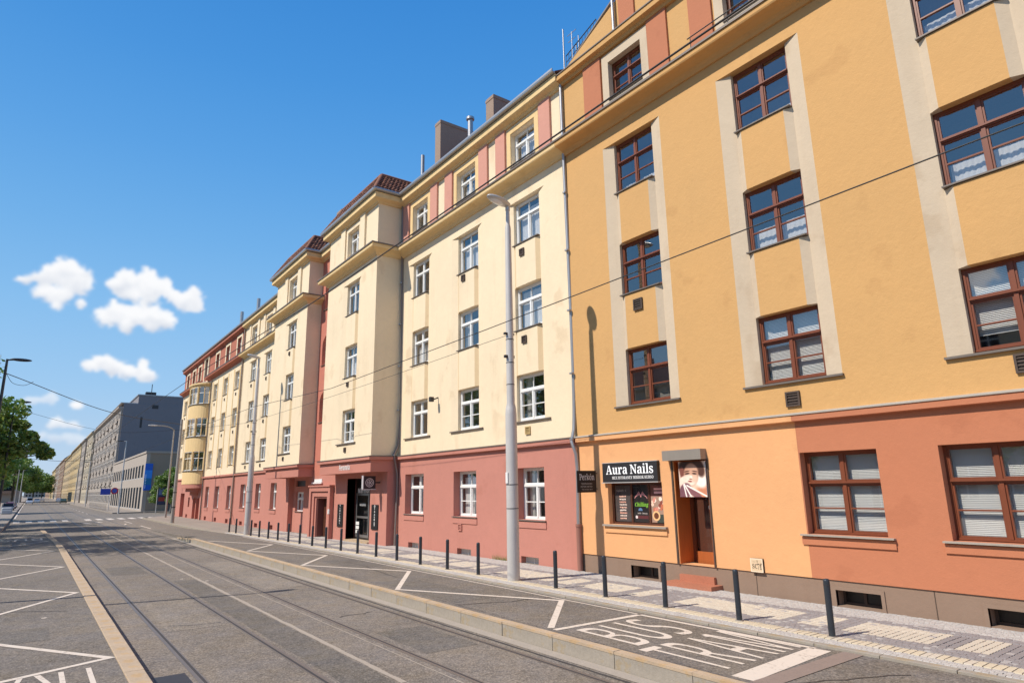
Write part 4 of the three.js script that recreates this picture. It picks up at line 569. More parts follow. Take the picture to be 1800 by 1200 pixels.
// ───────────────────────── the corner house with the round oriel ─────────────────────────
{
  const b = thing('corner_house', 'cream corner house with rust red cornices and a round glazed oriel above the street', 'building');
  const S0 = 57.905, S1 = 85.8, cols = [59.8, 64.05, 68.3, 83.7], oc = 73.4;
  const gw = [[58.9, 60.3], [63.2, 64.7], [67.4, 68.9]];
  add('ground_wall', wall(S0, S1, -0.5, 3.9, [...gw.map(([a, c]) => [a, c, 1.1, 3.0]), ...[59.2, 63.5, 67.7, 77].map(s => [s, s + 0.9, -0.1, 0.25]), [71.3, 74.6, -0.4, 1.9], [79.4, 81.6, -0.4, 2.4], [76.3, 77.1, 1.0, 2.0]], W), M.rose, b);
  gw.forEach(([a, c]) => { window_(b, W, a, c, 1.1, 3.0, 'white', { rec: 0.25 }); add('apron', box(W - 0.04, W + 0.02, 0.8, 1.03, -c - 0.05, -a + 0.05), M.rose, b); });
  add('entrance', [box(W + 0.5, W + 0.55, -0.4, 1.9, -74.6, -71.3), box(W - 0.02, W + 0.5, -0.4, 1.9, -73.05, -72.75)], M.recess, b); add('shop_door', box(W + 0.4, W + 0.45, -0.4, 2.4, -81.6, -79.4), M.recess, b); add('dark_grille', [box(W + 0.3, W + 0.33, 1, 2, -77.1, -76.3), ...[59.2, 63.5, 67.7, 77].map(s => box(W + 0.3, W + 0.33, -0.1, 0.25, -s - 0.9, -s))], M.black, b);
  add('upper_wall', wall(S0, S1, 3.9, 14.0, cols.flatMap(c => YS.map(y => [c - 0.75, c + 0.75, ...y])), W), M.beige, b);
  cols.forEach(c => { YS.forEach(y => window_(b, W, c - 0.75, c + 0.75, ...y, 'white', { rec: 0.22 })); for (const y of [7.6, 10.95]) vent(b, W, c, y, 0.24); for (const k of [-1, 1]) add('flat_pilaster', box(W - 0.03, W + 0.01, 4.6, 13.3, -(c + k * 1.05) - 0.12, -(c + k * 1.05) + 0.12), M.beigeTrim, b); });
  const at = [59.8, 64.05, 68.3, 76.9, 80.1, 83.5];
  add('attic_wall', wall(S0, S1, 14.0, 16.7, [...at.map(c => [c - 0.7, c + 0.7, ...ATTIC]), [72.4, 74.0, 14.3, 16.4]], W), M.redTrim, b);
  at.forEach(c => { window_(b, W, c - 0.7, c + 0.7, ...ATTIC, 'white', { rec: 0.22, fill: 'none' }); add('window_surround', wall(c - 1.0, c + 1.0, 14.18, 16.35, [[c - 0.702, c + 0.702, 14.5, 16.1]], W - 0.04, 0.06), M.beige, b); });
  add('tall_window', [box(W - 0.12, W + 0.02, 13.6, 16.6, -74.35, -74.0), box(W - 0.12, W + 0.02, 13.6, 16.6, -72.4, -72.05), box(W - 0.12, W + 0.02, 16.4, 16.6, -74.0, -72.4), box(W - 0.45, W + 0.02, 13.4, 13.6, -74.5, -71.9)], M.beige, b); add('dark_grille', box(W + 0.1, W + 0.14, 14.0, 16.4, -74, -72.4), M.roomPale, b);
  for (const p of [[[W, S0], [W, 71.9]], [[W, 74.5], [W, S1]]]) { add('main_cornice', sweep(p, CORNICE), M.redTrim, b); add('flashing', sweep(p, CFLASH), M.flashing, b); }
  add('string_course', sweep([[W, S0], [W, 70.5]], STRING), M.roseTrim, b); add('string_course', sweep([[W, 76.3], [W, S1]], STRING), M.roseTrim, b); add('eaves_cornice', sweep([[W, S0], [W, S1]], EAVES), M.redTrim, b); add('gutter', sweep([[W, S0], [W, S1]], GUTTER), M.zinc, b); add('roof', roofPrism(S0, S1, 16.98, 6, 3.2), M.zinc, b);
  add('end_wall', box(W + 0.42, W + 12, -0.5, 16.9, -S1, -S1 + 0.3), M.beige, b);
  // oriel: curved spandrels, glazed bands, a little metal roof
  const A = 2.75, B = 1.35, curve = (r, n = 18) => Array.from({ length: n + 1 }, (_, i) => { const t = i / n * Math.PI; return [W - B * Math.sin(t) * r, oc - A * Math.cos(t) * r]; });
  const ring = (r, y0, y1) => plan([...curve(r).map(([x, s]) => [s, x])], y0, y1);
  const or = add('oriel', [ring(1, 3.3, 4.55), ring(1, 6.5, 7.95), ring(1, 9.85, 11.25), ring(1, 13.05, 13.3)], M.beigeTrim, b);
  add('oriel_base', [ring(0.98, 2.9, 3.3), ring(0.7, 2.55, 2.9), ring(0.4, 2.2, 2.55)], M.roseTrim, b); add('oriel_cornice', [ring(1.10, 13.3, 13.45), ring(1.05, 13.2, 13.3)], M.beigeTrim, b);
  for (const y of [4.55, 7.95, 11.25]) add('sill', ring(1.05, y, y + 0.06), M.flashing, or);
  add('oriel_roof', (() => { const v = [], c = curve(1.08), top = [W, 14.0, -oc]; for (let i = 0; i < 18; i++) v.push(c[i][0], 13.45, -c[i][1], ...top, c[i + 1][0], 13.45, -c[i + 1][1]); const g = new THREE.BufferGeometry(); g.setAttribute('position', new THREE.Float32BufferAttribute(v, 3)); g.computeVertexNormals(); return worldUV(g); })(), mat([0.42, 0.36, 0.32], 0.5, { side: THREE.DoubleSide }), b);
  for (const [y0, y1] of [[4.61, 6.5], [8.01, 9.85], [11.31, 13.05]]) {
    const c = curve(0.985, 8), fr = [];
    for (let i = 0; i <= 8; i++) fr.push(cyl(i % 2 ? 0.05 : 0.13, i % 2 ? 0.05 : 0.13, y0, y1, c[i][0], -c[i][1], 6));
    const f = add('oriel_window', fr, M.beigeTrim, b);
    for (let i = 0; i < 8; i++) {
      const [xa, sa] = c[i], [xb, sb] = c[i + 1], v = (ya, yb) => { const g = new THREE.BufferGeometry(); g.setAttribute('position', new THREE.Float32BufferAttribute([xa, ya, -sa, xb, ya, -sb, xb, yb, -sb, xa, ya, -sa, xb, yb, -sb, xa, yb, -sa], 3)); g.computeVertexNormals(); return worldUV(g); };
      add('pane', v(y0, y1), M.glass, f); add('glazing_bar', [tube([[xa, lerp(y0, y1, 0.64), -sa], [xb, lerp(y0, y1, 0.64), -sb]], 0.04, 5), tube([[xa, y0 + 0.04, -sa], [xb, y0 + 0.04, -sb]], 0.04, 5), tube([[xa, y1 - 0.04, -sa], [xb, y1 - 0.04, -sb]], 0.04, 5)], M.white, f);
    }
    add('room', box(W - 0.1, W - 0.05, y0, y1, -oc - 2.6, -oc + 2.6), M.room, f);
  }
  downpipe(b, [[W - 0.1, 13.6, -69.9], [W - 0.1, -0.2, -69.9]], M.flashing, 0.06);
  for (const [s, y, h] of [[60, 17, 2.6], [66, 17, 2.9]]) { add('chimney_flue', [box(W + 0.9, W + 1.9, 16.9, 18.3, -s - 0.5, -s + 0.5), cyl(0.16, 0.16, 18.3, 19 + h * 0.4, W + 1.4, -s, 8)], M.zinc, b); }
}

// ───────────────────────── bollards ─────────────────────────
{
  const body = new THREE.LatheGeometry([[0, -0.25], [0.052, -0.25], [0.052, 0.86], [0.05, 0.885], [0.042, 0.905], [0, 0.912]].map(p => new THREE.Vector2(...p)), 18), foot = new THREE.LatheGeometry([[0.053, -0.02], [0.085, -0.02], [0.08, 0.012], [0.053, 0.016]].map(p => new THREE.Vector2(...p)), 18), collar = new THREE.LatheGeometry([[0.0525, 0.80], [0.0545, 0.802], [0.0545, 0.815], [0.0525, 0.817]].map(p => new THREE.Vector2(...p)), 18);
  let src, n = 0; const R = rng(5);
  for (let k = 0; k < 24; k++) {
    if (k === 5 || k === 21) continue;
    const z = -6.03 - 1.75 * k, x = 10.94 - Math.min(0.1, k * 0.012);
    let o;
    if (!src) { o = src = thing('bollard', '', 'bollard', 'bollards along the shop pavement kerb'); const p = add('post', flat(body), M.bollard, o); add('cap_ring', flat(collar), M.darkMetal, o); add('base_ring', flat(foot), M.sand, o); }
    else { o = src.clone(); o.name = numbered('bollard'); o.userData = { ...src.userData }; scene.add(o); }
    o.userData.label = `${ORD[n]} dark grey bollard along the kerb, counted from the one at bottom right`; n++;
    o.position.set(x, yPave(z), z); o.rotation.set((R() - 0.5) * 0.02, R() * 6, (R() - 0.5) * 0.02);
  }
}

// ───────────────────────── lamp posts ─────────────────────────
function ellipsoid(x, y, z, a, b, c, tilt = 0) { const g = new THREE.SphereGeometry(1, 20, 12); g.scale(a, b, c); g.rotateZ(tilt); g.translate(x, y, z); return flat(g); }
function tramPole(x, z, y0, h, label, head = true) {
  const o = thing('lamp_post', label, 'lamp post', 'tram poles with street lamps on the shop pavement', [x, y0, z]);
  const pts = [[0, -0.3], [0.175, -0.3], [0.172, 1.5], [0.165, 4.55], [0.150, 4.72], [0.118, 4.86], [0.113, 7.0], [0.09, h - 0.75], [0.062, h - 0.6], [0.058, h - 0.1], [0, h - 0.1]];
  const g = new THREE.LatheGeometry(pts.map(p => new THREE.Vector2(...p)), 24); add('pole', worldUV(flat(g)), M.galvanised, o);
  for (const y of [1.9, 2.55, 5.4, 6.05, 6.75]) add('pole_band', cyl(y < 4.6 ? 0.176 : 0.122, y < 4.6 ? 0.176 : 0.122, y, y + 0.02, 0, 0, 20), M.darkMetal, o);
  add('number_plate', box(-0.19, -0.172, 2.6, 2.9, -0.05, 0.05), M.white, o); add('wire_clamp', [box(-0.2, 0.14, 6.2, 6.28, -0.04, 0.04), box(-0.2, 0.14, 6.9, 6.96, -0.04, 0.04)], M.darkMetal, o);
  const hd = add('lamp_head', [ellipsoid(-0.33, h + 0.08, 0, 0.44, 0.10, 0.2, -0.18), cyl(0.075, 0.065, h - 0.16, h + 0.03, 0, 0, 14)], M.lampShell, o); add('lens', ellipsoid(-0.38, h + 0.055, 0, 0.3, 0.08, 0.155, -0.18), M.lampLens, hd);
  return o;
}
tramPole(10.95, -14.89, 0, 11.05, 'tall pale tram pole with an oval lamp head, standing before the orange house');
tramPole(10.9, -42.2, -0.08, 10.95, 'pale tram pole with a lamp head, in front of the farther bay');
function armLamp(x, z, y0, h, arm, label, m, group) {
  const o = thing('street_lamp', label, 'street lamp', group, [x, y0, z]), pts = [[0, -0.3], [0.11, -0.3], [0.10, 2], [0.065, h - 0.6], [0.055, h], [0, h]];
  add('pole', worldUV(flat(new THREE.LatheGeometry(pts.map(p => new THREE.Vector2(...p)), 14))), m, o);
  const s = Math.sign(arm), a = Math.abs(arm);
  if (a > 1) add('arm', tube([[0, h - 0.7, 0], [s * 0.1, h, 0], [s * a * 0.4, h + 0.32, 0], [s * a, h + 0.38, 0]], 0.05, 7), m, o);
  else add('arm', tube([[0, h - 0.05, 0], [s * a, h, 0]], 0.045, 6), m, o);
  const y = a > 1 ? h + 0.38 : h + 0.01; add('lamp_head', ellipsoid(s * (a + 0.25), y, 0, 0.48, 0.085, 0.17), a > 1 ? M.lampShell : M.bollard, o); return o;
}
armLamp(-1.85, -43.2, -0.09, 9.75, 0.35, 'dark street lamp post cut by the left edge above the tree', M.bollard, 'slim lamps on the opposite pavement');
armLamp(-1.85, -64.5, -0.09, 9.9, 0.35, 'slim dark street lamp rising behind the leaves of the tree', M.bollard, 'slim lamps on the opposite pavement');
armLamp(-3.3, -21.5, -0.09, 9.75, 0.35, 'slim lamp post just outside the picture whose shadow crosses the tracks', M.bollard, 'slim lamps on the opposite pavement');
armLamp(-2.2, -157, -0.09, 10.3, 1.2, 'pale lamp post with a thin arm beside the distant parked cars', M.poleOld, 'lamps at the far crossing');
armLamp(12.3, -81.3, -0.13, 9.6, -1.9, 'old street lamp with a curved arm reaching over the side street corner', M.poleOld, 'lamps at the far crossing');
armLamp(10.3, -107.8, -0.13, 10.0, -0.5, 'slim pale street lamp before the low grey office building', M.galvanised, 'lamps at the far crossing');
{ const o = thing('tram_pole', 'plain brown tram pole beside the corner of the oriel house', 'pole', 'lamps at the far crossing', [10.5, -0.13, -65.6]); add('pole', worldUV(flat(new THREE.LatheGeometry([[0, -0.3], [0.16, -0.3], [0.15, 3], [0.11, 9.2], [0, 9.22]].map(p => new THREE.Vector2(...p)), 16))), M.poleOld, o); add('pole_band', [cyl(0.16, 0.16, 1.3, 1.4, 0, 0), cyl(0.155, 0.155, 2.6, 2.68, 0, 0)], M.darkMetal, o); }
for (const [x, z, l] of [[9.9, -170, 'thin lamp post on the far pavement by the grey balconies'], [9.9, -215, 'thin lamp post on the far pavement beside the yellowish flats'], [-2.3, -230, 'distant thin lamp post over the parked cars']]) armLamp(x, z, -0.13, 9.5, x > 0 ? -0.5 : 0.5, l, M.galvanised, 'lamps at the far crossing');

// ───────────────────────── overhead wires ─────────────────────────
function wire(name, label, pts, r) { return tag(add(name, tube(pts, r, 6, 40), M.wire), label, 'wire', 'overhead tram wires'); }
wire('contact_wire', 'black contact wire running above the farther track past the main cornice', [[3.15, 5.4, 6], [3.15, 5.32, -3], [3.15, 5.30, -9], [3.15, 5.45, -14], [3.15, 5.52, -20], [3.15, 5.6, -42], [3.15, 5.6, -90], [3.1, 5.6, -300]], 0.0075);
wire('contact_wire', 'black contact wire crossing the orange facade above the nearer track', [[6.33, 5.42, 6], [6.33, 5.385, -3], [6.33, 5.33, -7.5], [6.33, 5.22, -13], [6.33, 5.24, -18], [6.33, 5.6, -26], [6.33, 5.55, -42], [6.3, 5.6, -90], [6.2, 5.6, -300]], 0.0075);
wire('span_wire', 'dark span wire from the left lamp post towards the corner house', [[-1.85, 8.9, -43.2], [4, 8.2, -54], [10.5, 8.6, -65.6]], 0.022);
wire('span_wire', 'thin pale span wire strung between the two tram poles', [[10.9, 6.9, -14.89], [10.8, 6.75, -28], [10.9, 6.85, -42.2]], 0.007);
wire('span_wire', 'span wire holding the contact wires at the second tram pole', [[10.9, 6.75, -42.2], [6.3, 6.1, -42.6], [3.15, 5.95, -42.9], [-1.85, 7.2, -43.2]], 0.008);
wire('span_wire', 'far span wire across the street beneath the low clouds', [[-2.2, 9.5, -157], [4, 9.0, -157], [10, 9.3, -157]], 0.04);
tag(add('wire_loop', tube([[-1.78, 8.85, -43.2], [-1.5, 8.45, -43.5], [-1.0, 8.4, -44], [-0.6, 8.75, -44.8]], 0.012, 5), M.wire), 'thin cable loop hanging below the wire at the left lamp', 'wire', 'overhead tram wires');

// ───────────────────────── signs ─────────────────────────
const text = (g, s, x, y, font, fill, w) => { g.font = font; g.fillStyle = fill; g.fillText(s, x, y, w); };
{
  const o = thing('shop_sign', 'black shop sign with large white serif lettering above the salon window', 'sign');
  add('board', box(W - 0.09, W - 0.004, 2.58, 3.12, -13.95, -11.84), M.black, o); add('board_edge', [box(W - 0.10, W - 0.004, 3.122, 3.14, -13.96, -11.83), box(W - 0.12, W - 0.004, 2.555, 2.578, -13.97, -11.82)], mat([0.45, 0.42, 0.4], 0.5), o);
  face('board_print', 2.10, 0.53, canvasTex(1024, 256, (g, w, h) => { g.fillStyle = '#282628'; g.fillRect(0, 0, w, h); text(g, 'Aura Nails', 70, 150, 'bold 172px serif', '#ffffff', 890); text(g, 'MEX ISTORANEY MIKROK KURSO', 185, 218, 'bold 52px serif', '#e9e6e4', 770); }), [W - 0.093, 2.85, -12.895], -Math.PI / 2, o);
}
{
  const o = thing('projecting_sign', 'small black projecting sign with pale lettering beside the downpipe', 'sign');
  add('board', box(12.88, 13.62, 2.30, 2.93, -14.31, -14.27), M.black, o); add('bracket', [tube([[13.6, 2.85, -14.29], [W, 2.85, -14.29]], 0.015), tube([[13.6, 2.4, -14.29], [W, 2.4, -14.29]], 0.015)], M.darkMetal, o);
  const tx = canvasTex(512, 448, (g, w, h) => { g.fillStyle = '#1d1512'; g.fillRect(0, 0, w, h); text(g, 'Perkón', 40, 190, '170px serif', '#efe8e0', 430); g.fillStyle = '#c9bdae'; text(g, 'TEKORVAN ERO', 90, 285, '44px sans-serif', '#cfc4b6', 340); text(g, 'PIETON FOR TAV', 70, 345, '44px sans-serif', '#cfc4b6', 370); text(g, 'TRI ZUZED DKU', 100, 405, '44px sans-serif', '#b8aa9a', 300); });
  face('sign_print', 0.73, 0.62, tx, [13.25, 2.615, -14.266], 0, o);
}
{
  const o = thing('portrait_poster', 'portrait poster of a reclining woman hung over the salon door', 'poster');
  add('board', box(W - 0.055, W - 0.03, 2.17, 3.06, -11.15, -10.31), M.white, o);
  const pn = fbm(12, 12, 4, 71), soft = [                         // soft-edged ellipses: x, y, rx, ry, turn, edge, colour
    [0.85, 0.30, 0.42, 0.42, 0.3, 0.30, [0.93, 0.78, 0.66]], [0.95, 0.12, 0.30, 0.32, 0.5, 0.35, [0.80, 0.50, 0.36]], [0.80, 0.46, 0.24, 0.20, -0.5, 0.30, [0.99, 0.93, 0.87]],
    [0.44, 0.84, 0.44, 0.24, 0, 0.16, [0.22, 0.12, 0.085]], [0.80, 0.80, 0.16, 0.26, 0.35, 0.25, [0.28, 0.16, 0.12]], [0.14, 0.66, 0.10, 0.20, 0.2, 0.3, [0.45, 0.24, 0.19]],
    [0.46, 0.62, 0.27, 0.33, -0.12, 0.12, [0.72, 0.51, 0.41]], [0.52, 0.74, 0.19, 0.13, 0, 0.5, [0.80, 0.60, 0.49]], [0.40, 0.47, 0.24, 0.15, -0.25, 0.25, [0.97, 0.86, 0.77]], [0.58, 0.52, 0.13, 0.11, 0, 0.5, [0.90, 0.73, 0.62]], [0.13, 0.46, 0.16, 0.10, 0.7, 0.25, [0.96, 0.84, 0.75]], [0.47, 0.545, 0.035, 0.06, 0.1, 0.6, [0.99, 0.9, 0.82]], [0.44, 0.50, 0.055, 0.016, 0, 0.6, [0.55, 0.33, 0.26]],
    [0.32, 0.655, 0.085, 0.022, 0.1, 0.45, [0.20, 0.11, 0.09]], [0.59, 0.65, 0.08, 0.022, -0.08, 0.45, [0.20, 0.11, 0.09]], [0.31, 0.72, 0.11, 0.016, 0.15, 0.5, [0.30, 0.18, 0.14]], [0.61, 0.715, 0.10, 0.016, -0.15, 0.5, [0.30, 0.18, 0.14]], [0.41, 0.435, 0.075, 0.02, -0.08, 0.4, [0.58, 0.24, 0.21]],
    [0.20, 0.16, 0.26, 0.20, 0.75, 0.14, [0.44, 0.27, 0.30]], [0.52, 0.12, 0.34, 0.10, -0.55, 0.14, [0.50, 0.31, 0.32]]];
  const pt = dataTex(256, 1, (u, v) => {
    let c = [0.86, 0.74, 0.66];
    for (const [x, y, a, b2, t, e, k] of soft) { const dx = u - x, dy = v - y, X = (dx * Math.cos(t) + dy * Math.sin(t)) / a, Y = (-dx * Math.sin(t) + dy * Math.cos(t)) / b2, m = 1 - sstep(1 - e, 1 + e, Math.hypot(X, Y)); c = c.map((q, i2) => lerp(q, k[i2], m)); }
    for (const [x0, y0, x1, y1] of [[0.28, 0.32, 0.98, 0.02], [0.16, 0.34, 0.24, 0], [0.18, 0.36, 0.42, 0]]) { const t = clamp(((u - x0) * (x1 - x0) + (v - y0) * (y1 - y0)) / ((x1 - x0) ** 2 + (y1 - y0) ** 2), 0, 1), m = 1 - sstep(0.012, 0.035, Math.hypot(u - lerp(x0, x1, t), v - lerp(y0, y1, t))); c = c.map((q, i2) => lerp(q, [0.98, 0.93, 0.88][i2], m)); }
    const n = 0.94 + 0.12 * pn(u, v); return c.map(q => Math.pow(q * n, 2.0));
  });
  face('poster_print', 0.84, 0.89, pt, [W - 0.058, 2.615, -10.73], -Math.PI / 2, o);
}
{
  const mk = (name, label, w, h, tex, x, y, s, th = 0.02, turn = -Math.PI / 2, group) => { const o = thing(name, label, name.includes('poster') ? 'poster' : 'sign', group); add('panel', box(x, x + th, y - h / 2, y + h / 2, -s - w / 2, -s + w / 2), M.black, o); face('panel_print', w, h, tex, [x - 0.004, y, -s], turn, o); return o; };
  const sq = rng(8);
  mk('window_poster', 'dark price list poster in the left pane of the salon window', 0.6, 1.0, canvasTex(256, 420, (g, w, h) => { g.fillStyle = '#4b4240'; g.fillRect(0, 0, w, h); text(g, 'cupkaři · s', 20, 70, '34px serif', '#cdbdb0', 200); const c = ['#e9b8a4', '#f1dcd0', '#e6a893', '#dcc9bd']; for (let i = 0; i < 9; i++) { g.fillStyle = c[i % 4]; let x = 70; const y = 120 + i * 32; while (x < 180) { const q = 8 + sq() * 22; g.fillRect(x, y + sq() * 3, q, 14 + sq() * 6); x += q + 5; } } }), W + 0.20, 1.98, 13.455, 0.01, -Math.PI / 2, 'posters in the salon window');
  mk('window_poster', 'dark poster with a pink floral emblem and green script in the salon window', 0.56, 1.0, canvasTex(256, 460, (g, w, h) => { g.fillStyle = '#1a1413'; g.fillRect(0, 0, w, h); g.strokeStyle = '#e79a98'; g.lineWidth = 7; for (let k = -1; k <= 1; k += 2) for (let i = 0; i < 7; i++) { g.beginPath(); g.moveTo(128, 150 - i * 6); g.quadraticCurveTo(128 + k * (30 + i * 12), 60 + i * 12, 128 + k * (40 + i * 11), 90 + i * 13); g.stroke(); } text(g, 'Chilling', 14, 265, 'italic bold 66px serif', '#8fd23c', 230); g.fillStyle = '#5d7fa8'; g.beginPath(); g.arc(110, 320, 36, Math.PI, 0); g.fill(); text(g, 'nails · beauty', 60, 360, '28px sans-serif', '#e8d8d0', 180); g.fillStyle = '#5b1d22'; g.fillRect(60, 380, 180, 40); g.fillStyle = '#f0dcd8'; g.beginPath(); g.arc(40, 400, 20, 0, 7); g.fill(); }), W + 0.20, 1.98, 12.76, 0.01, -Math.PI / 2, 'posters in the salon window');
  mk('window_poster', 'poster with flowers and a coffee cup in the right pane of the salon window', 0.52, 1.0, canvasTex(256, 500, (g, w, h) => { g.fillStyle = '#a98a78'; g.fillRect(0, 0, w, h); g.fillStyle = '#6d3b34'; g.fillRect(0, 0, w, 150); g.fillStyle = '#f0b9b4'; g.fillRect(60, 40, 170, 26); g.fillRect(60, 84, 180, 30); for (let i = 0; i < 26; i++) { g.fillStyle = ['#d98f7d', '#f3d2bb', '#8e4a3c', '#fbe7d4', '#c9704f'][i % 5]; g.beginPath(); g.arc(20 + sq() * 230, 150 + sq() * 190, 14 + sq() * 18, 0, 7); g.fill(); } g.fillStyle = '#35403a'; g.fillRect(90, 390, 166, 110); g.fillStyle = '#ecbf86'; g.beginPath(); g.arc(80, 410, 66, 0, 7); g.fill(); g.fillStyle = '#6b3a20'; g.beginPath(); g.arc(80, 410, 42, 0, 7); g.fill(); }), W + 0.20, 1.98, 12.13, 0.01, -Math.PI / 2, 'posters in the salon window');
  const beads = seed => (g, w, h) => { const r = rng(seed); g.fillStyle = '#120d0c'; g.fillRect(0, 0, w, h); g.textAlign = 'center'; const s = seed === 3 ? 'TERVLANC' : 'OTAGERAY'; [...s].forEach((c, i) => text(g, c, w / 2, 40 + i * (h - 50) / 8, 'bold ' + (34 + r() * 14) + 'px sans-serif', '#f3eeea', w)); };
  mk('wall_sign', 'narrow black sign with stacked white letters between portal and shop door', 0.72, 1.13, canvasTex(160, 384, beads(3)), XR - 0.04, 1.19, 33.13, 0.035, -Math.PI / 2, 'upright black signs beside the shop door');
  mk('wall_sign', 'narrow black sign with stacked white letters beside the downpipe', 0.72, 1.13, canvasTex(160, 384, beads(4)), XR - 0.04, 1.22, 28.86, 0.035, -Math.PI / 2, 'upright black signs beside the shop door');
  mk('number_plaque', 'small pale plaque with painted dark glyphs low on the orange wall', 0.32, 0.30, canvasTex(256, 256, (g, w, h) => { g.fillStyle = '#d9bd9a'; g.fillRect(0, 0, w, h); g.strokeStyle = '#f0d8bb'; g.lineWidth = 18; g.strokeRect(9, 9, w - 18, h - 18); text(g, 'SC', 34, 190, 'bold 120px serif', '#4a382a', 110); text(g, '7f', 140, 200, 'bold 150px serif', '#3a2b20', 90); text(g, '— T', 50, 80, 'bold 60px serif', '#5a4534', 150); }), W - 0.05, 0.65, 9.11, 0.05);
}
{
  const o = thing('box_sign', 'square dark box sign with a white round emblem hanging under the bay', 'sign');
  add('box', box(12.35, 12.95, 2.52, 3.1, -28.52, -28.38), M.darkMetal, o); add('frame', [box(12.32, 12.35, 2.5, 3.12, -28.53, -28.36), box(12.32, 12.97, 2.48, 2.515, -28.53, -28.36)], mat([0.55, 0.5, 0.5], 0.4), o); add('bracket', tube([[12.95, 2.8, -28.45], [XR, 2.8, -28.45]], 0.04), M.darkMetal, o);
  face('emblem_print', 0.59, 0.57, canvasTex(256, 256, (g, w, h) => { g.fillStyle = '#33262a'; g.fillRect(0, 0, w, h); g.strokeStyle = '#e9dcdc'; g.lineWidth = 12; g.beginPath(); g.arc(128, 132, 84, 0, 7); g.stroke(); g.lineWidth = 9; for (let i = 0; i < 5; i++) { g.beginPath(); g.arc(128 + Math.cos(i * 1.26) * 38, 132 + Math.sin(i * 1.26) * 38, 24, 0, 7); g.stroke(); } }), [12.65, 2.81, -28.376], 0, o);
  const f = thing('fascia_lettering', 'white script lettering on the rose fascia of the nearer bay', 'lettering');
  const G = new THREE.ShapeGeometry(FONT.generateShapes('Feronela', 0.26), 4); G.computeBoundingBox(); G.translate(-G.boundingBox.max.x / 2, 0, 0); G.scale(0.9, 1, 1); G.rotateY(-Math.PI / 2); G.translate(XB - 0.012, 3.44, -30.7); add('script', flat(G), M.white, f);
  const d = thing('door_lettering', 'white lettering across the dark glazed shop door', 'lettering');
  const H = new THREE.ShapeGeometry(FONT.generateShapes('Marmor km', 0.24), 4); H.computeBoundingBox(); H.translate(-H.boundingBox.max.x / 2, 0, 0); H.scale(1.15, 1, 1); H.rotateY(-Math.PI / 2); H.translate(XR + 0.46, 2.32, -31.0); add('upper_line', flat(H), M.white, d);
  const I = new THREE.ShapeGeometry(FONT.generateShapes('kosmo', 0.17), 4); I.computeBoundingBox(); I.translate(-I.boundingBox.max.x / 2, 0, 0); I.rotateY(-Math.PI / 2); I.translate(XR + 0.46, 1.68, -31.4); add('lower_line', flat(I), M.pvcGrey, d);
  const nt = thing('door_notice', 'white notices stuck low on the glazed shop door', 'notice'); for (const y of [0.42, 0.62, 0.82]) add('notice_sheet', box(XR + 0.462, XR + 0.466, y - 0.08, y + 0.08, -32.2, -31.8), M.white, nt);
  const gd = thing('door_lettering', 'white letters on the brown glass of the salon door', 'lettering'); const J = new THREE.ShapeGeometry(FONT.generateShapes('GDC', 0.13), 4); J.rotateY(-Math.PI / 2); J.translate(W + 0.56, 1.83, -10.78); add('letters', flat(J), M.white, gd);
}

{ const R = rng(44), v = []; for (let i = 0; i < 160; i++) { const z = -18.4 - R() * 1.3, x = 13.55 + R() * 0.1, h = 0.05 + R() * 0.16, a = (R() - 0.5) * 0.12, b2 = (R() - 0.5) * 0.1; v.push(x, 0, z, x, 0, z + 0.014, x - 0.03 + b2, h, z + a); } const g = new THREE.BufferGeometry(); g.setAttribute('position', new THREE.Float32BufferAttribute(v, 3)); g.computeVertexNormals(); const o = add('weeds', g, mat([0.16, 0.2, 0.05], 0.9, { side: THREE.DoubleSide })); o.userData = { kind: 'stuff', label: 'thin weeds growing along the foot of the rose wall', category: 'weeds' }; }

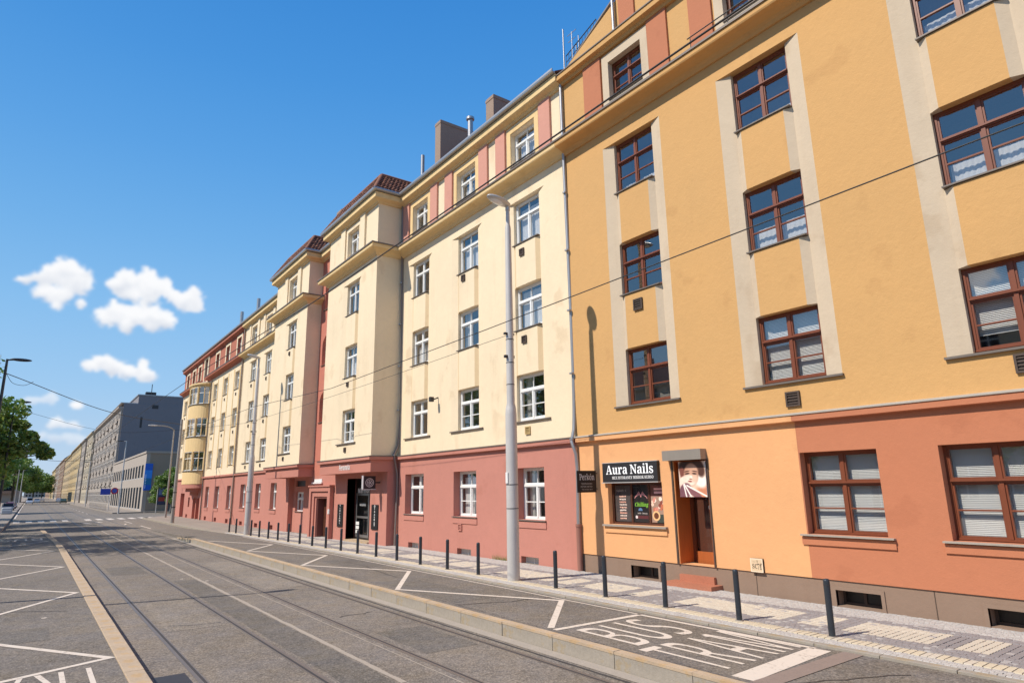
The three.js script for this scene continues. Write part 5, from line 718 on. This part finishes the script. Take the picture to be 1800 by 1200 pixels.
// ───────────────────────── trees ─────────────────────────
const leafM = [mat([0.17, 0.29, 0.04], 0.7, { transmission: 0.5, thickness: 0, side: THREE.DoubleSide }), mat([0.27, 0.37, 0.05], 0.7, { transmission: 0.55, thickness: 0, side: THREE.DoubleSide }), mat([0.10, 0.19, 0.03], 0.75, { transmission: 0.45, thickness: 0, side: THREE.DoubleSide })], bark = mat([0.09, 0.065, 0.045], 0.95, { map: T.granite });
function tree(label, x, y, z, h, r, n, leaf, seed, o = {}) {
  const R = rng(seed), t = thing('broadleaf_tree', label, 'tree', o.group || 'street trees on the opposite pavement', [x, y, z]);
  const th = h * (o.trunk ?? 0.32), limbs = [], tips = [];
  add('trunk', [tube([[0, -0.2, 0], [0.05, th * 0.5, 0.03], [0, th, 0]], h * 0.022, 8), tube([[0, th * 0.9, 0], [-0.1, th + (h - th) * 0.5, 0.1], [0, h * 0.93, 0]], h * 0.012, 7)], bark, t);
  for (let i = 0; i < (o.limbs ?? 13); i++) {
    const a = i * 2.4 + R(), f = (i + 0.5) / (o.limbs ?? 13), y0 = th * 0.9 + (h - th) * f * 0.75, len = r * (0.75 + 0.4 * R()) * Math.sqrt(Math.max(0.12, 1 - Math.pow(Math.abs(f - 0.35) / 0.75, 2))), up = (0.2 + 0.7 * f) * len * 0.6, e = [Math.cos(a) * len, y0 + up, Math.sin(a) * len];
    limbs.push(tube([[0, y0, 0], [e[0] * 0.5, y0 + up * 0.35, e[2] * 0.5], e], h * 0.0055, 5));
    tips.push([...e, 0.30 + 0.16 * R()], [e[0] * 0.62, y0 + up * 0.6 + 0.2, e[2] * 0.62, 0.32]);
  }
  for (const e of o.extra || []) { tips.push([...e, 0.16]); limbs.push(tube([[0, th, 0], [e[0] * 0.5, (th + e[1]) / 2, e[2] * 0.5], [e[0], e[1], e[2]]], h * 0.004, 5)); }
  tips.push([0, h * 0.93, 0, 0.33]);
  add('limbs', limbs, bark, t);
  const crown = leafM.map(() => []);
  for (let i = 0; i < n; i++) {
    const p = tips[Math.floor(R() * tips.length)], q = Math.cbrt(R()) * p[3] * r, a = R() * 6.283, c = R() * 2 - 1, s = Math.sqrt(1 - c * c), P = [p[0] + Math.cos(a) * s * q, p[1] + c * q * 0.72, p[2] + Math.sin(a) * s * q], k = leaf * (0.6 + 0.8 * R());
    const u = new THREE.Vector3(R() - 0.5, (R() - 0.5) * 0.7, R() - 0.5).normalize().multiplyScalar(k), w2 = new THREE.Vector3(R() - 0.5, R() - 0.5, R() - 0.5).cross(u).normalize().multiplyScalar(k * 0.55), v = crown[R() < 0.5 ? 0 : R() < 0.55 ? 1 : 2];
    const A = [P[0] - u.x, P[1] - u.y, P[2] - u.z], C = [P[0] + u.x, P[1] + u.y, P[2] + u.z], B = [P[0] + w2.x, P[1] + w2.y + k * 0.1, P[2] + w2.z], D = [P[0] - w2.x, P[1] - w2.y + k * 0.1, P[2] - w2.z];
    v.push(...A, ...B, ...C, ...A, ...C, ...D);
  }
  crown.forEach((v, i) => { if (!v.length) return; const g = new THREE.BufferGeometry(); g.setAttribute('position', new THREE.Float32BufferAttribute(v, 3)); g.computeVertexNormals(); add('crown', g, leafM[i], t); });
  return t;
}
tree('tall broadleaf tree outside the picture whose shadow lies across the tracks', -8.2, -0.1, -44.5, 15.5, 5.2, 9000, 0.17, 1);
tree('broadleaf tree outside the picture shading the far end of the stop', -8.5, -0.1, -53, 13.5, 4.8, 8000, 0.17, 2);
tree('bright green tree leaning over the road at the left edge', -4.9, -0.1, -66, 10.2, 4.1, 20000, 0.2, 3, { trunk: 0.46, limbs: 16, extra: [[4.3, 7.2, 0.5], [3.6, 8.2, -0.6], [5.0, 6.4, 0.2], [3.4, 6.2, 0.4], [5.5, 5.9, 0.3]] });
tree('dark green tree behind the leaning one at the left edge', -8.5, -0.1, -92, 10.5, 4.6, 8000, 0.2, 4);
tree('street tree in shade before the crossing on the opposite pavement', -7, -0.1, -78, 12.5, 4.6, 7000, 0.2, 14);
tree('dense tree beside the pale lamp post far down the street', -7.2, -0.1, -128, 12, 4.4, 7000, 0.24, 5);
tree('dark conical tree in front of the distant flats', -4.2, -0.1, -240, 15, 5, 6000, 0.34, 6);
tree('tree in the row fading towards the end of the street', -4, -0.1, -330, 15, 6, 5000, 0.45, 7);
tree('round tree closing the view at the end of the street', 1.5, -0.1, -520, 16, 9, 6000, 0.6, 8);
tree('pale green tree at the end of the street beside the brown house', 7, -0.1, -600, 15, 9, 6000, 0.6, 9);
tree('leafy tree in the yard beside the low grey office', 16.3, -0.2, -104, 6.2, 2.4, 8000, 0.16, 10, { trunk: 0.2, group: 'trees by the side street' });
tree('smaller leafy tree at the side street behind the old lamp', 18.2, -0.2, -101.5, 5.8, 2.3, 6000, 0.16, 11, { trunk: 0.2, group: 'trees by the side street' });
for (const [z, h] of [[-26, 9.5], [-8, 8.5]]) tree(z < -20 ? 'broadleaf tree across the street mirrored in the salon side windows' : 'second broadleaf tree across the street mirrored in the lower windows', -15, -0.1, z, h, 4.2, 5000, 0.22, 20 - z, { group: 'trees across the street' });

// ───────────────────────── far buildings ─────────────────────────
function farHouse(label, x, s0, s1, h, m, o = {}) {              // a street front with storeys of real window openings
  const b = thing(o.name || 'far_house', label, 'building', o.group || 'houses along the far street');
  const fl = o.floors ?? 6, gh = 4.2, fh = (h - gh) / (fl - 1), n = Math.max(3, Math.round((s1 - s0) / (o.pitch ?? 3.2))), p = (s1 - s0) / n, holes = [], ww = o.ww ?? 1.4;
  for (let f = 0; f < fl; f++) for (let i = 0; i < n; i++) { const c = s0 + (i + 0.5) * p, y = f ? gh + (f - 1) * fh + 0.9 : 0.6; holes.push([c - ww / 2, c + ww / 2, y, y + (f ? (o.wh ?? 1.75) : 2.4)]); }
  add('front_wall', wall(s0, s1, -0.3, h, holes, x, 0.35), m, b); add('body', box(x + 0.75, x + 13, -0.3, h, -s1, -s0 - 0.02), o.side || m, b); add('end_wall', box(x + 0.35, x + 0.75, -0.3, h, -s0 - 0.4, -s0 - 0.02), o.side || m, b);
  for (const [a, c, y0, y1] of holes) { const w = add('window', [box(x + 0.02, x + 0.05, y0, y1, -(a + c) / 2 - 0.04, -(a + c) / 2 + 0.04), box(x + 0.02, x + 0.05, lerp(y0, y1, 0.65), lerp(y0, y1, 0.65) + 0.08, -c, -a)], M.white, b); add('pane', box(x + 0.055, x + 0.07, y0, y1, -c, -a), farGlass, w); if (o.balcony && y0 > 4 && Math.round((a - s0) / p) % 3 === 1) add('balcony', [box(x - 0.4, x, y0 - 0.95, y0 - 0.8, -c - 0.6, -a + 0.6), box(x - 0.4, x - 0.36, y0 - 0.8, y0 + 0.25, -c - 0.6, -a + 0.6)], o.balcony, b); }
  add('cornice', sweep([[x, s0], [x, s1]], [[0, h - 0.6], [0.5, h - 0.35], [0.5, h], [0, h + 0.02]]), o.trim || m, b); add('band', sweep([[x, s0], [x, s1]], [[0, gh - 0.2], [0.12, gh - 0.15], [0.12, gh + 0.1], [0, gh + 0.15]]), o.trim || m, b);
  if (o.roof) { const sh = new THREE.Shape([[x - 0.4, h], [x + 3, h + 3], [x + 10, h + 3], [x + 13, h]].map(q => new THREE.Vector2(...q))), g = new THREE.ExtrudeGeometry(sh, { depth: s1 - s0, bevelEnabled: false }); g.translate(0, 0, -s1); add('roof', worldUV(flat(g)), o.roof, b); for (let i = 0; i < 3; i++) add('chimney', box(x + 4, x + 5.4, h + 2, h + 4.4, -lerp(s0, s1, (i + 0.5) / 3) - 0.4, -lerp(s0, s1, (i + 0.5) / 3) + 0.4), M.chimney, b); }
  return b;
}
const farGlass = mat([0.02, 0.024, 0.03], 0.6, { specularIntensity: 0.06, ior: 1.5 });
const F = { grey: plaster([0.38, 0.325, 0.275]), slate: plaster([0.22, 0.205, 0.215]), cream: plaster([0.52, 0.44, 0.32]), yellow: plaster([0.52, 0.39, 0.205]), brown: plaster([0.34, 0.22, 0.15]), stone: plaster([0.42, 0.355, 0.295]), stoneDark: plaster([0.16, 0.14, 0.12]), ochre: plaster([0.46, 0.34, 0.19]), roofRed: mat([0.18, 0.055, 0.04], 0.9), roofGrey: mat([0.13, 0.13, 0.14], 0.8) };
{
  // low office with a row of tall window fins
  const b = thing('low_office', 'low two storey grey stone office with rows of narrow windows across the side street', 'building'), x = 13.4, s0 = 110.5, s1 = 158, holes = [], n = 13, p = (s1 - s0 - 2) / n;
  for (let i = 0; i < n; i++) { const c = s0 + 1.4 + (i + 0.5) * p; holes.push([c - p * 0.3, c + p * 0.3, 4.7, 6.7], [c - p * 0.32, c + p * 0.32, 0.1, 3.4]); }
  add('front_wall', wall(s0, s1, -0.3, 8.6, holes, x, 0.5), F.stone, b); add('body', box(x + 0.9, x + 16, -0.3, 8.6, -s1, -s0 - 0.4), F.stoneDark, b); add('side_wall', box(x + 0.5, x + 16, -0.3, 8.6, -s0 - 0.4, -s0), plaster([0.33, 0.255, 0.185]), b); add('side_dark_slab', box(x + 3.5, x + 16, -0.3, 6.0, -s0, -s0 + 0.05), F.stoneDark, b);  // side wall colour carries its shaded tone; a darker slab lies on it
  for (const [a, c, y0, y1] of holes) { const w = add('window', box(x + 0.006, x + 0.018, y0, y0 + 0.12, -c, -a), M.pvcGrey, b); add('pane', box(x + 0.02, x + 0.04, y0, y1, -c, -a), farGlass, w); }
  add('parapet', sweep([[x + 16, s0], [x, s0], [x, s1]], [[0, 8.35], [0.12, 8.35], [0.12, 8.65], [0, 8.65]]), F.stone, b);
  const bn = thing('blue_banner', 'tall bright blue banner on the corner of the low grey office', 'banner'); add('cloth', box(x - 0.05, x + 0.95, 2.9, 6.8, -s0 + 0.12, -s0 + 0.2), mat([0.03, 0.17, 0.62], 0.6), bn); face('banner_print', 0.98, 3.85, canvasTex(128, 420, (g, w, h) => { g.fillStyle = '#1560c8'; g.fillRect(0, 0, w, h); g.fillStyle = '#2f8de8'; g.fillRect(0, h * 0.25, w, h * 0.3); g.fillStyle = '#1d78a8'; g.fillRect(0, h * 0.55, w, h * 0.25); g.fillStyle = '#d8ecff'; for (let i = 0; i < 9; i++) { g.fillRect(16, h - 40 - i * 26, 14, 12 + (i * 7) % 9); if (i % 2) g.fillRect(30, h - 36 - i * 26, 8, 5); } }), [x + 0.45, 4.85, -s0 + 0.21], 0, bn);
}
{
  const b = farHouse('tall grey block of flats with balconies and a blank slate blue gable wall', 13.5, 158.5, 226, 20.6, F.grey, { name: 'gabled_flats', side: F.slate, balcony: F.grey, roof: null, floors: 6, pitch: 3.4, ww: 1.7 });
  add('gable_wall', box(13.86, 26, -0.3, 21.3, -158.48, -158.2), F.slate, b); add('attic_block', box(16.5, 25.6, 20.6, 23.2, -224, -158.3), F.slate, b); add('roof_edge', [box(16.3, 25.8, 23.2, 23.4, -224.2, -158.2), box(13.3, 16.5, 21.3, 21.45, -226, -158.2)], M.zinc, b); add('roof_aerial', [cyl(0.08, 0.08, 23.4, 26, 19, -160, 5), box(18, 20, 23.4, 24.3, -162, -160.4)], M.darkMetal, b); add('gable_scar', [box(19.2, 20.4, 20.4, 21.2, -158.2, -158.17), box(17.2, 17.6, 16.2, 18.5, -158.2, -158.17)], M.darkMetal, b);
}
farHouse('cream block with grey bays next to the grey balconies', 13.0, 226.5, 250, 20.5, F.cream, { balcony: F.stone, roof: F.roofGrey });
farHouse('pale grey flats standing between cream and yellow houses', 12.6, 250.5, 268, 20, F.grey, { roof: F.roofGrey });
farHouse('yellow house with a dark red roof halfway down the far street', 12.6, 272, 335, 20, F.yellow, { roof: F.roofRed, trim: F.ochre });
farHouse('longer yellow ochre house after the red roofed one', 12.6, 335.5, 400, 19.5, F.ochre, { roof: F.roofRed, trim: F.yellow });
farHouse('brown house in the far row with bay fronts', 12.4, 400.5, 470, 20.5, F.brown, { roof: F.roofGrey, balcony: F.cream });
farHouse('dusky stone house far down the row', 12.4, 470.5, 545, 20.5, F.stone, { roof: F.roofRed, balcony: F.brown });
farHouse('ochre house near the end of the row', 12.4, 545.5, 640, 20, F.yellow, { roof: F.roofRed });
farHouse('grey brown house at the very end of the row', 12.4, 640.5, 820, 18, F.brown, { roof: F.roofGrey });
{ const b = thing('end_block', 'grey block closing the end of the street', 'building', 'houses along the far street'); add('front_wall', box(-6, 30, -0.3, 18, -960, -950), F.stone, b); add('roof', box(-7, 31, 18, 20, -962, -948), F.roofGrey, b); for (let f = 0; f < 5; f++) for (let i = 0; i < 11; i++) add('window', box(-4 + i * 3.1, -2.4 + i * 3.1, 1 + f * 3.4, 3 + f * 3.4, -949.95, -949.7), farGlass, b); }
{ // flats on the opposite side, far down
  const b = thing('opposite_flats', 'grey brown flats with a blue balcony glimpsed between the trees opposite', 'building'); add('front_wall', box(-26, -2.6, -0.3, 19.5, -330, -300), F.stone, b); add('parapet', box(-26.3, -2.3, 19.5, 20.3, -330.3, -299.7), F.grey, b);
  for (let f = 0; f < 5; f++) { add('balcony', [box(-12, -4.2, 3.1 + f * 3.3, 4.1 + f * 3.3, -299.9, -298.6)], f === 4 ? mat([0.04, 0.10, 0.28], 0.5) : F.brown, b); add('window', box(-11.5, -4.8, 4.2 + f * 3.3, 5.9 + f * 3.3, -299.95, -299.8), farGlass, b); }
}
farHouse('grey house row across the street mirrored in the upper panes', 30, -10, 70, 14, F.cream, { name: 'opposite_house', group: 'houses across the street', floors: 4, roof: F.roofRed });
scene.children[scene.children.length - 1].rotation.y = Math.PI; scene.children[scene.children.length - 1].position.set(-2, 0, -60);

// ───────────────────────── signs and railings at the crossing, vehicles ─────────────────────────
{
  const o = thing('traffic_sign', 'blue square sign and red round sign on one post by the crossing', 'sign', null, [9.9, -0.13, -118]); add('post', cyl(0.05, 0.05, -0.1, 3.6, 0, 0, 8), M.galvanised, o); add('blue_panel', box(-1.3, 0, 2.5, 3.4, 0.06, 0.1), mat([0.03, 0.06, 0.42], 0.5), o); const g = new THREE.CylinderGeometry(0.5, 0.5, 0.04, 24); g.rotateX(Math.PI / 2); g.translate(0.55, 3.05, 0.08); add('red_disc', flat(g), mat([0.55, 0.03, 0.06], 0.5), o); const g2 = new THREE.CylinderGeometry(0.33, 0.33, 0.04, 20); g2.rotateX(Math.PI / 2); g2.translate(0.55, 3.05, 0.11); add('blue_disc', flat(g2), mat([0.05, 0.1, 0.45], 0.5), o);
  const i = thing('info_board', 'free standing colourful info board beside the low office', 'sign', null, [15.2, -0.13, -103]); add('legs', [cyl(0.05, 0.05, -0.1, 3.5, -0.9, 0, 8), cyl(0.05, 0.05, -0.1, 3.5, 0.9, 0, 8)], M.galvanised, i); add('panel', box(-0.9, 0.9, 1.0, 3.4, -0.03, 0.03), M.darkMetal, i); face('panel_print', 1.7, 2.3, canvasTex(128, 170, (g, w, h) => { g.fillStyle = '#3b4266'; g.fillRect(0, 0, w, h); g.fillStyle = '#6f7fb5'; g.fillRect(8, 8, 50, 66); g.fillStyle = '#b5453a'; g.fillRect(10, 96, 60, 40); g.fillStyle = '#c9a23c'; g.fillRect(76, 90, 40, 50); g.fillStyle = '#4d8a5a'; g.fillRect(78, 110, 30, 24); }), [0, 2.2, 0.035], 0, i);
  const r = thing('pedestrian_railing', 'low grey pedestrian railing along the far kerb', 'railing'); for (let k = 0; k <= 22; k++) add('baluster', box(9.86, 9.9, -0.12, 0.9, -122 - k * 1.6, -121.95 - k * 1.6), M.poleOld, r); add('rail', [box(9.85, 9.91, 0.9, 0.97, -158, -121.9), box(9.86, 9.9, 0.15, 0.2, -158, -121.9)], M.poleOld, r);
}
function car(label, x, z, m, h = 1.45, turn = 0, len = 4.3) {
  const c = thing('car', label, 'car', 'cars far down the street', [x, BED, z]); c.rotation.y = turn;
  const side = (pts, w) => { const s = new THREE.Shape(pts.map(p => new THREE.Vector2(...p))), g = new THREE.ExtrudeGeometry(s, { depth: w - 0.16, bevelEnabled: true, bevelSize: 0.08, bevelThickness: 0.08, bevelSegments: 2 }); g.translate(0, 0, -(w - 0.16) / 2); g.rotateY(-Math.PI / 2); return flat(g); };
  const L = len / 2; add('body', side([[-L, 0.35], [-L, 0.8], [-L * 0.55, 0.92], [L * 0.92, 0.95], [L, 0.7], [L, 0.35]], 1.75), m, c);
  add('cabin', side([[-L * 0.55, 0.95], [-L * 0.22, h - 0.08], [L * 0.6, h - 0.06], [L * 0.9, 0.95]], 1.5), m, c);
  add('windscreen', box(-0.68, 0.68, 1.0, h - 0.12, L * 0.78, L * 0.86), farGlass, c); add('side_glass', [box(-0.84, -0.82, 1.0, h - 0.15, -L * 0.35, L * 0.62), box(0.82, 0.84, 1.0, h - 0.15, -L * 0.35, L * 0.62)], farGlass, c);
  for (const sx of [-0.75, 0.75]) { add('headlight', box(sx - 0.16, sx + 0.16, 0.62, 0.76, L + 0.06, L + 0.1), M.lampLens, c); for (const sz of [-L * 0.62, L * 0.62]) { const w = new THREE.CylinderGeometry(0.32, 0.32, 0.2, 16); w.rotateZ(Math.PI / 2); w.translate(sx * 1.08, 0.32, sz); const t = add('wheel', flat(w), M.rubber, c); const q = new THREE.CylinderGeometry(0.19, 0.19, 0.21, 12); q.rotateZ(Math.PI / 2); q.translate(sx * 1.08, 0.32, sz); add('rim', flat(q), M.galvanised, t); } }
}
const cp = c => mat(c, 0.35, { clearcoat: 0.5, metalness: 0.1 });
car('pale blue van approaching far down the opposite lane', 0.1, -262, cp([0.45, 0.52, 0.62]), 2.0, 0, 4.9);
car('white car approaching beside the far van', 2.3, -300, cp([0.8, 0.8, 0.8]));
car('dark car parked by the trees far down on the opposite kerb', -2.9, -148, cp([0.03, 0.035, 0.05]));
car('deep red car parked behind the dark one on the opposite kerb', -2.9, -165, cp([0.16, 0.03, 0.035]));
car('grey car parked farthest along the opposite kerb', -2.9, -182, cp([0.2, 0.2, 0.22]));
car('silver car waiting far down between the tracks', 4.3, -345, cp([0.5, 0.5, 0.52]));
car('dark green car parked along the far right kerb', 9.0, -260, cp([0.03, 0.06, 0.05]), 1.5, Math.PI);
car('white hatchback parked along the far right kerb', 9.0, -300, cp([0.75, 0.75, 0.75]), 1.5, Math.PI);
{ const o = thing('concrete_barrier', 'rounded pale concrete barrier on the opposite pavement at the crossing', 'barrier', null, [-2.4, -0.09, -118]); const g = new RoundedBoxGeometry(1.3, 1.0, 0.7, 3, 0.22); g.translate(0, 0.45, 0); add('block', flat(g), mat([0.5, 0.5, 0.5], 0.9, { map: T.granite }), o); add('reflector_band', box(-0.5, 0.5, 0.5, 0.62, 0.352, 0.356), M.white, o); }
renderer.render(scene, camera);
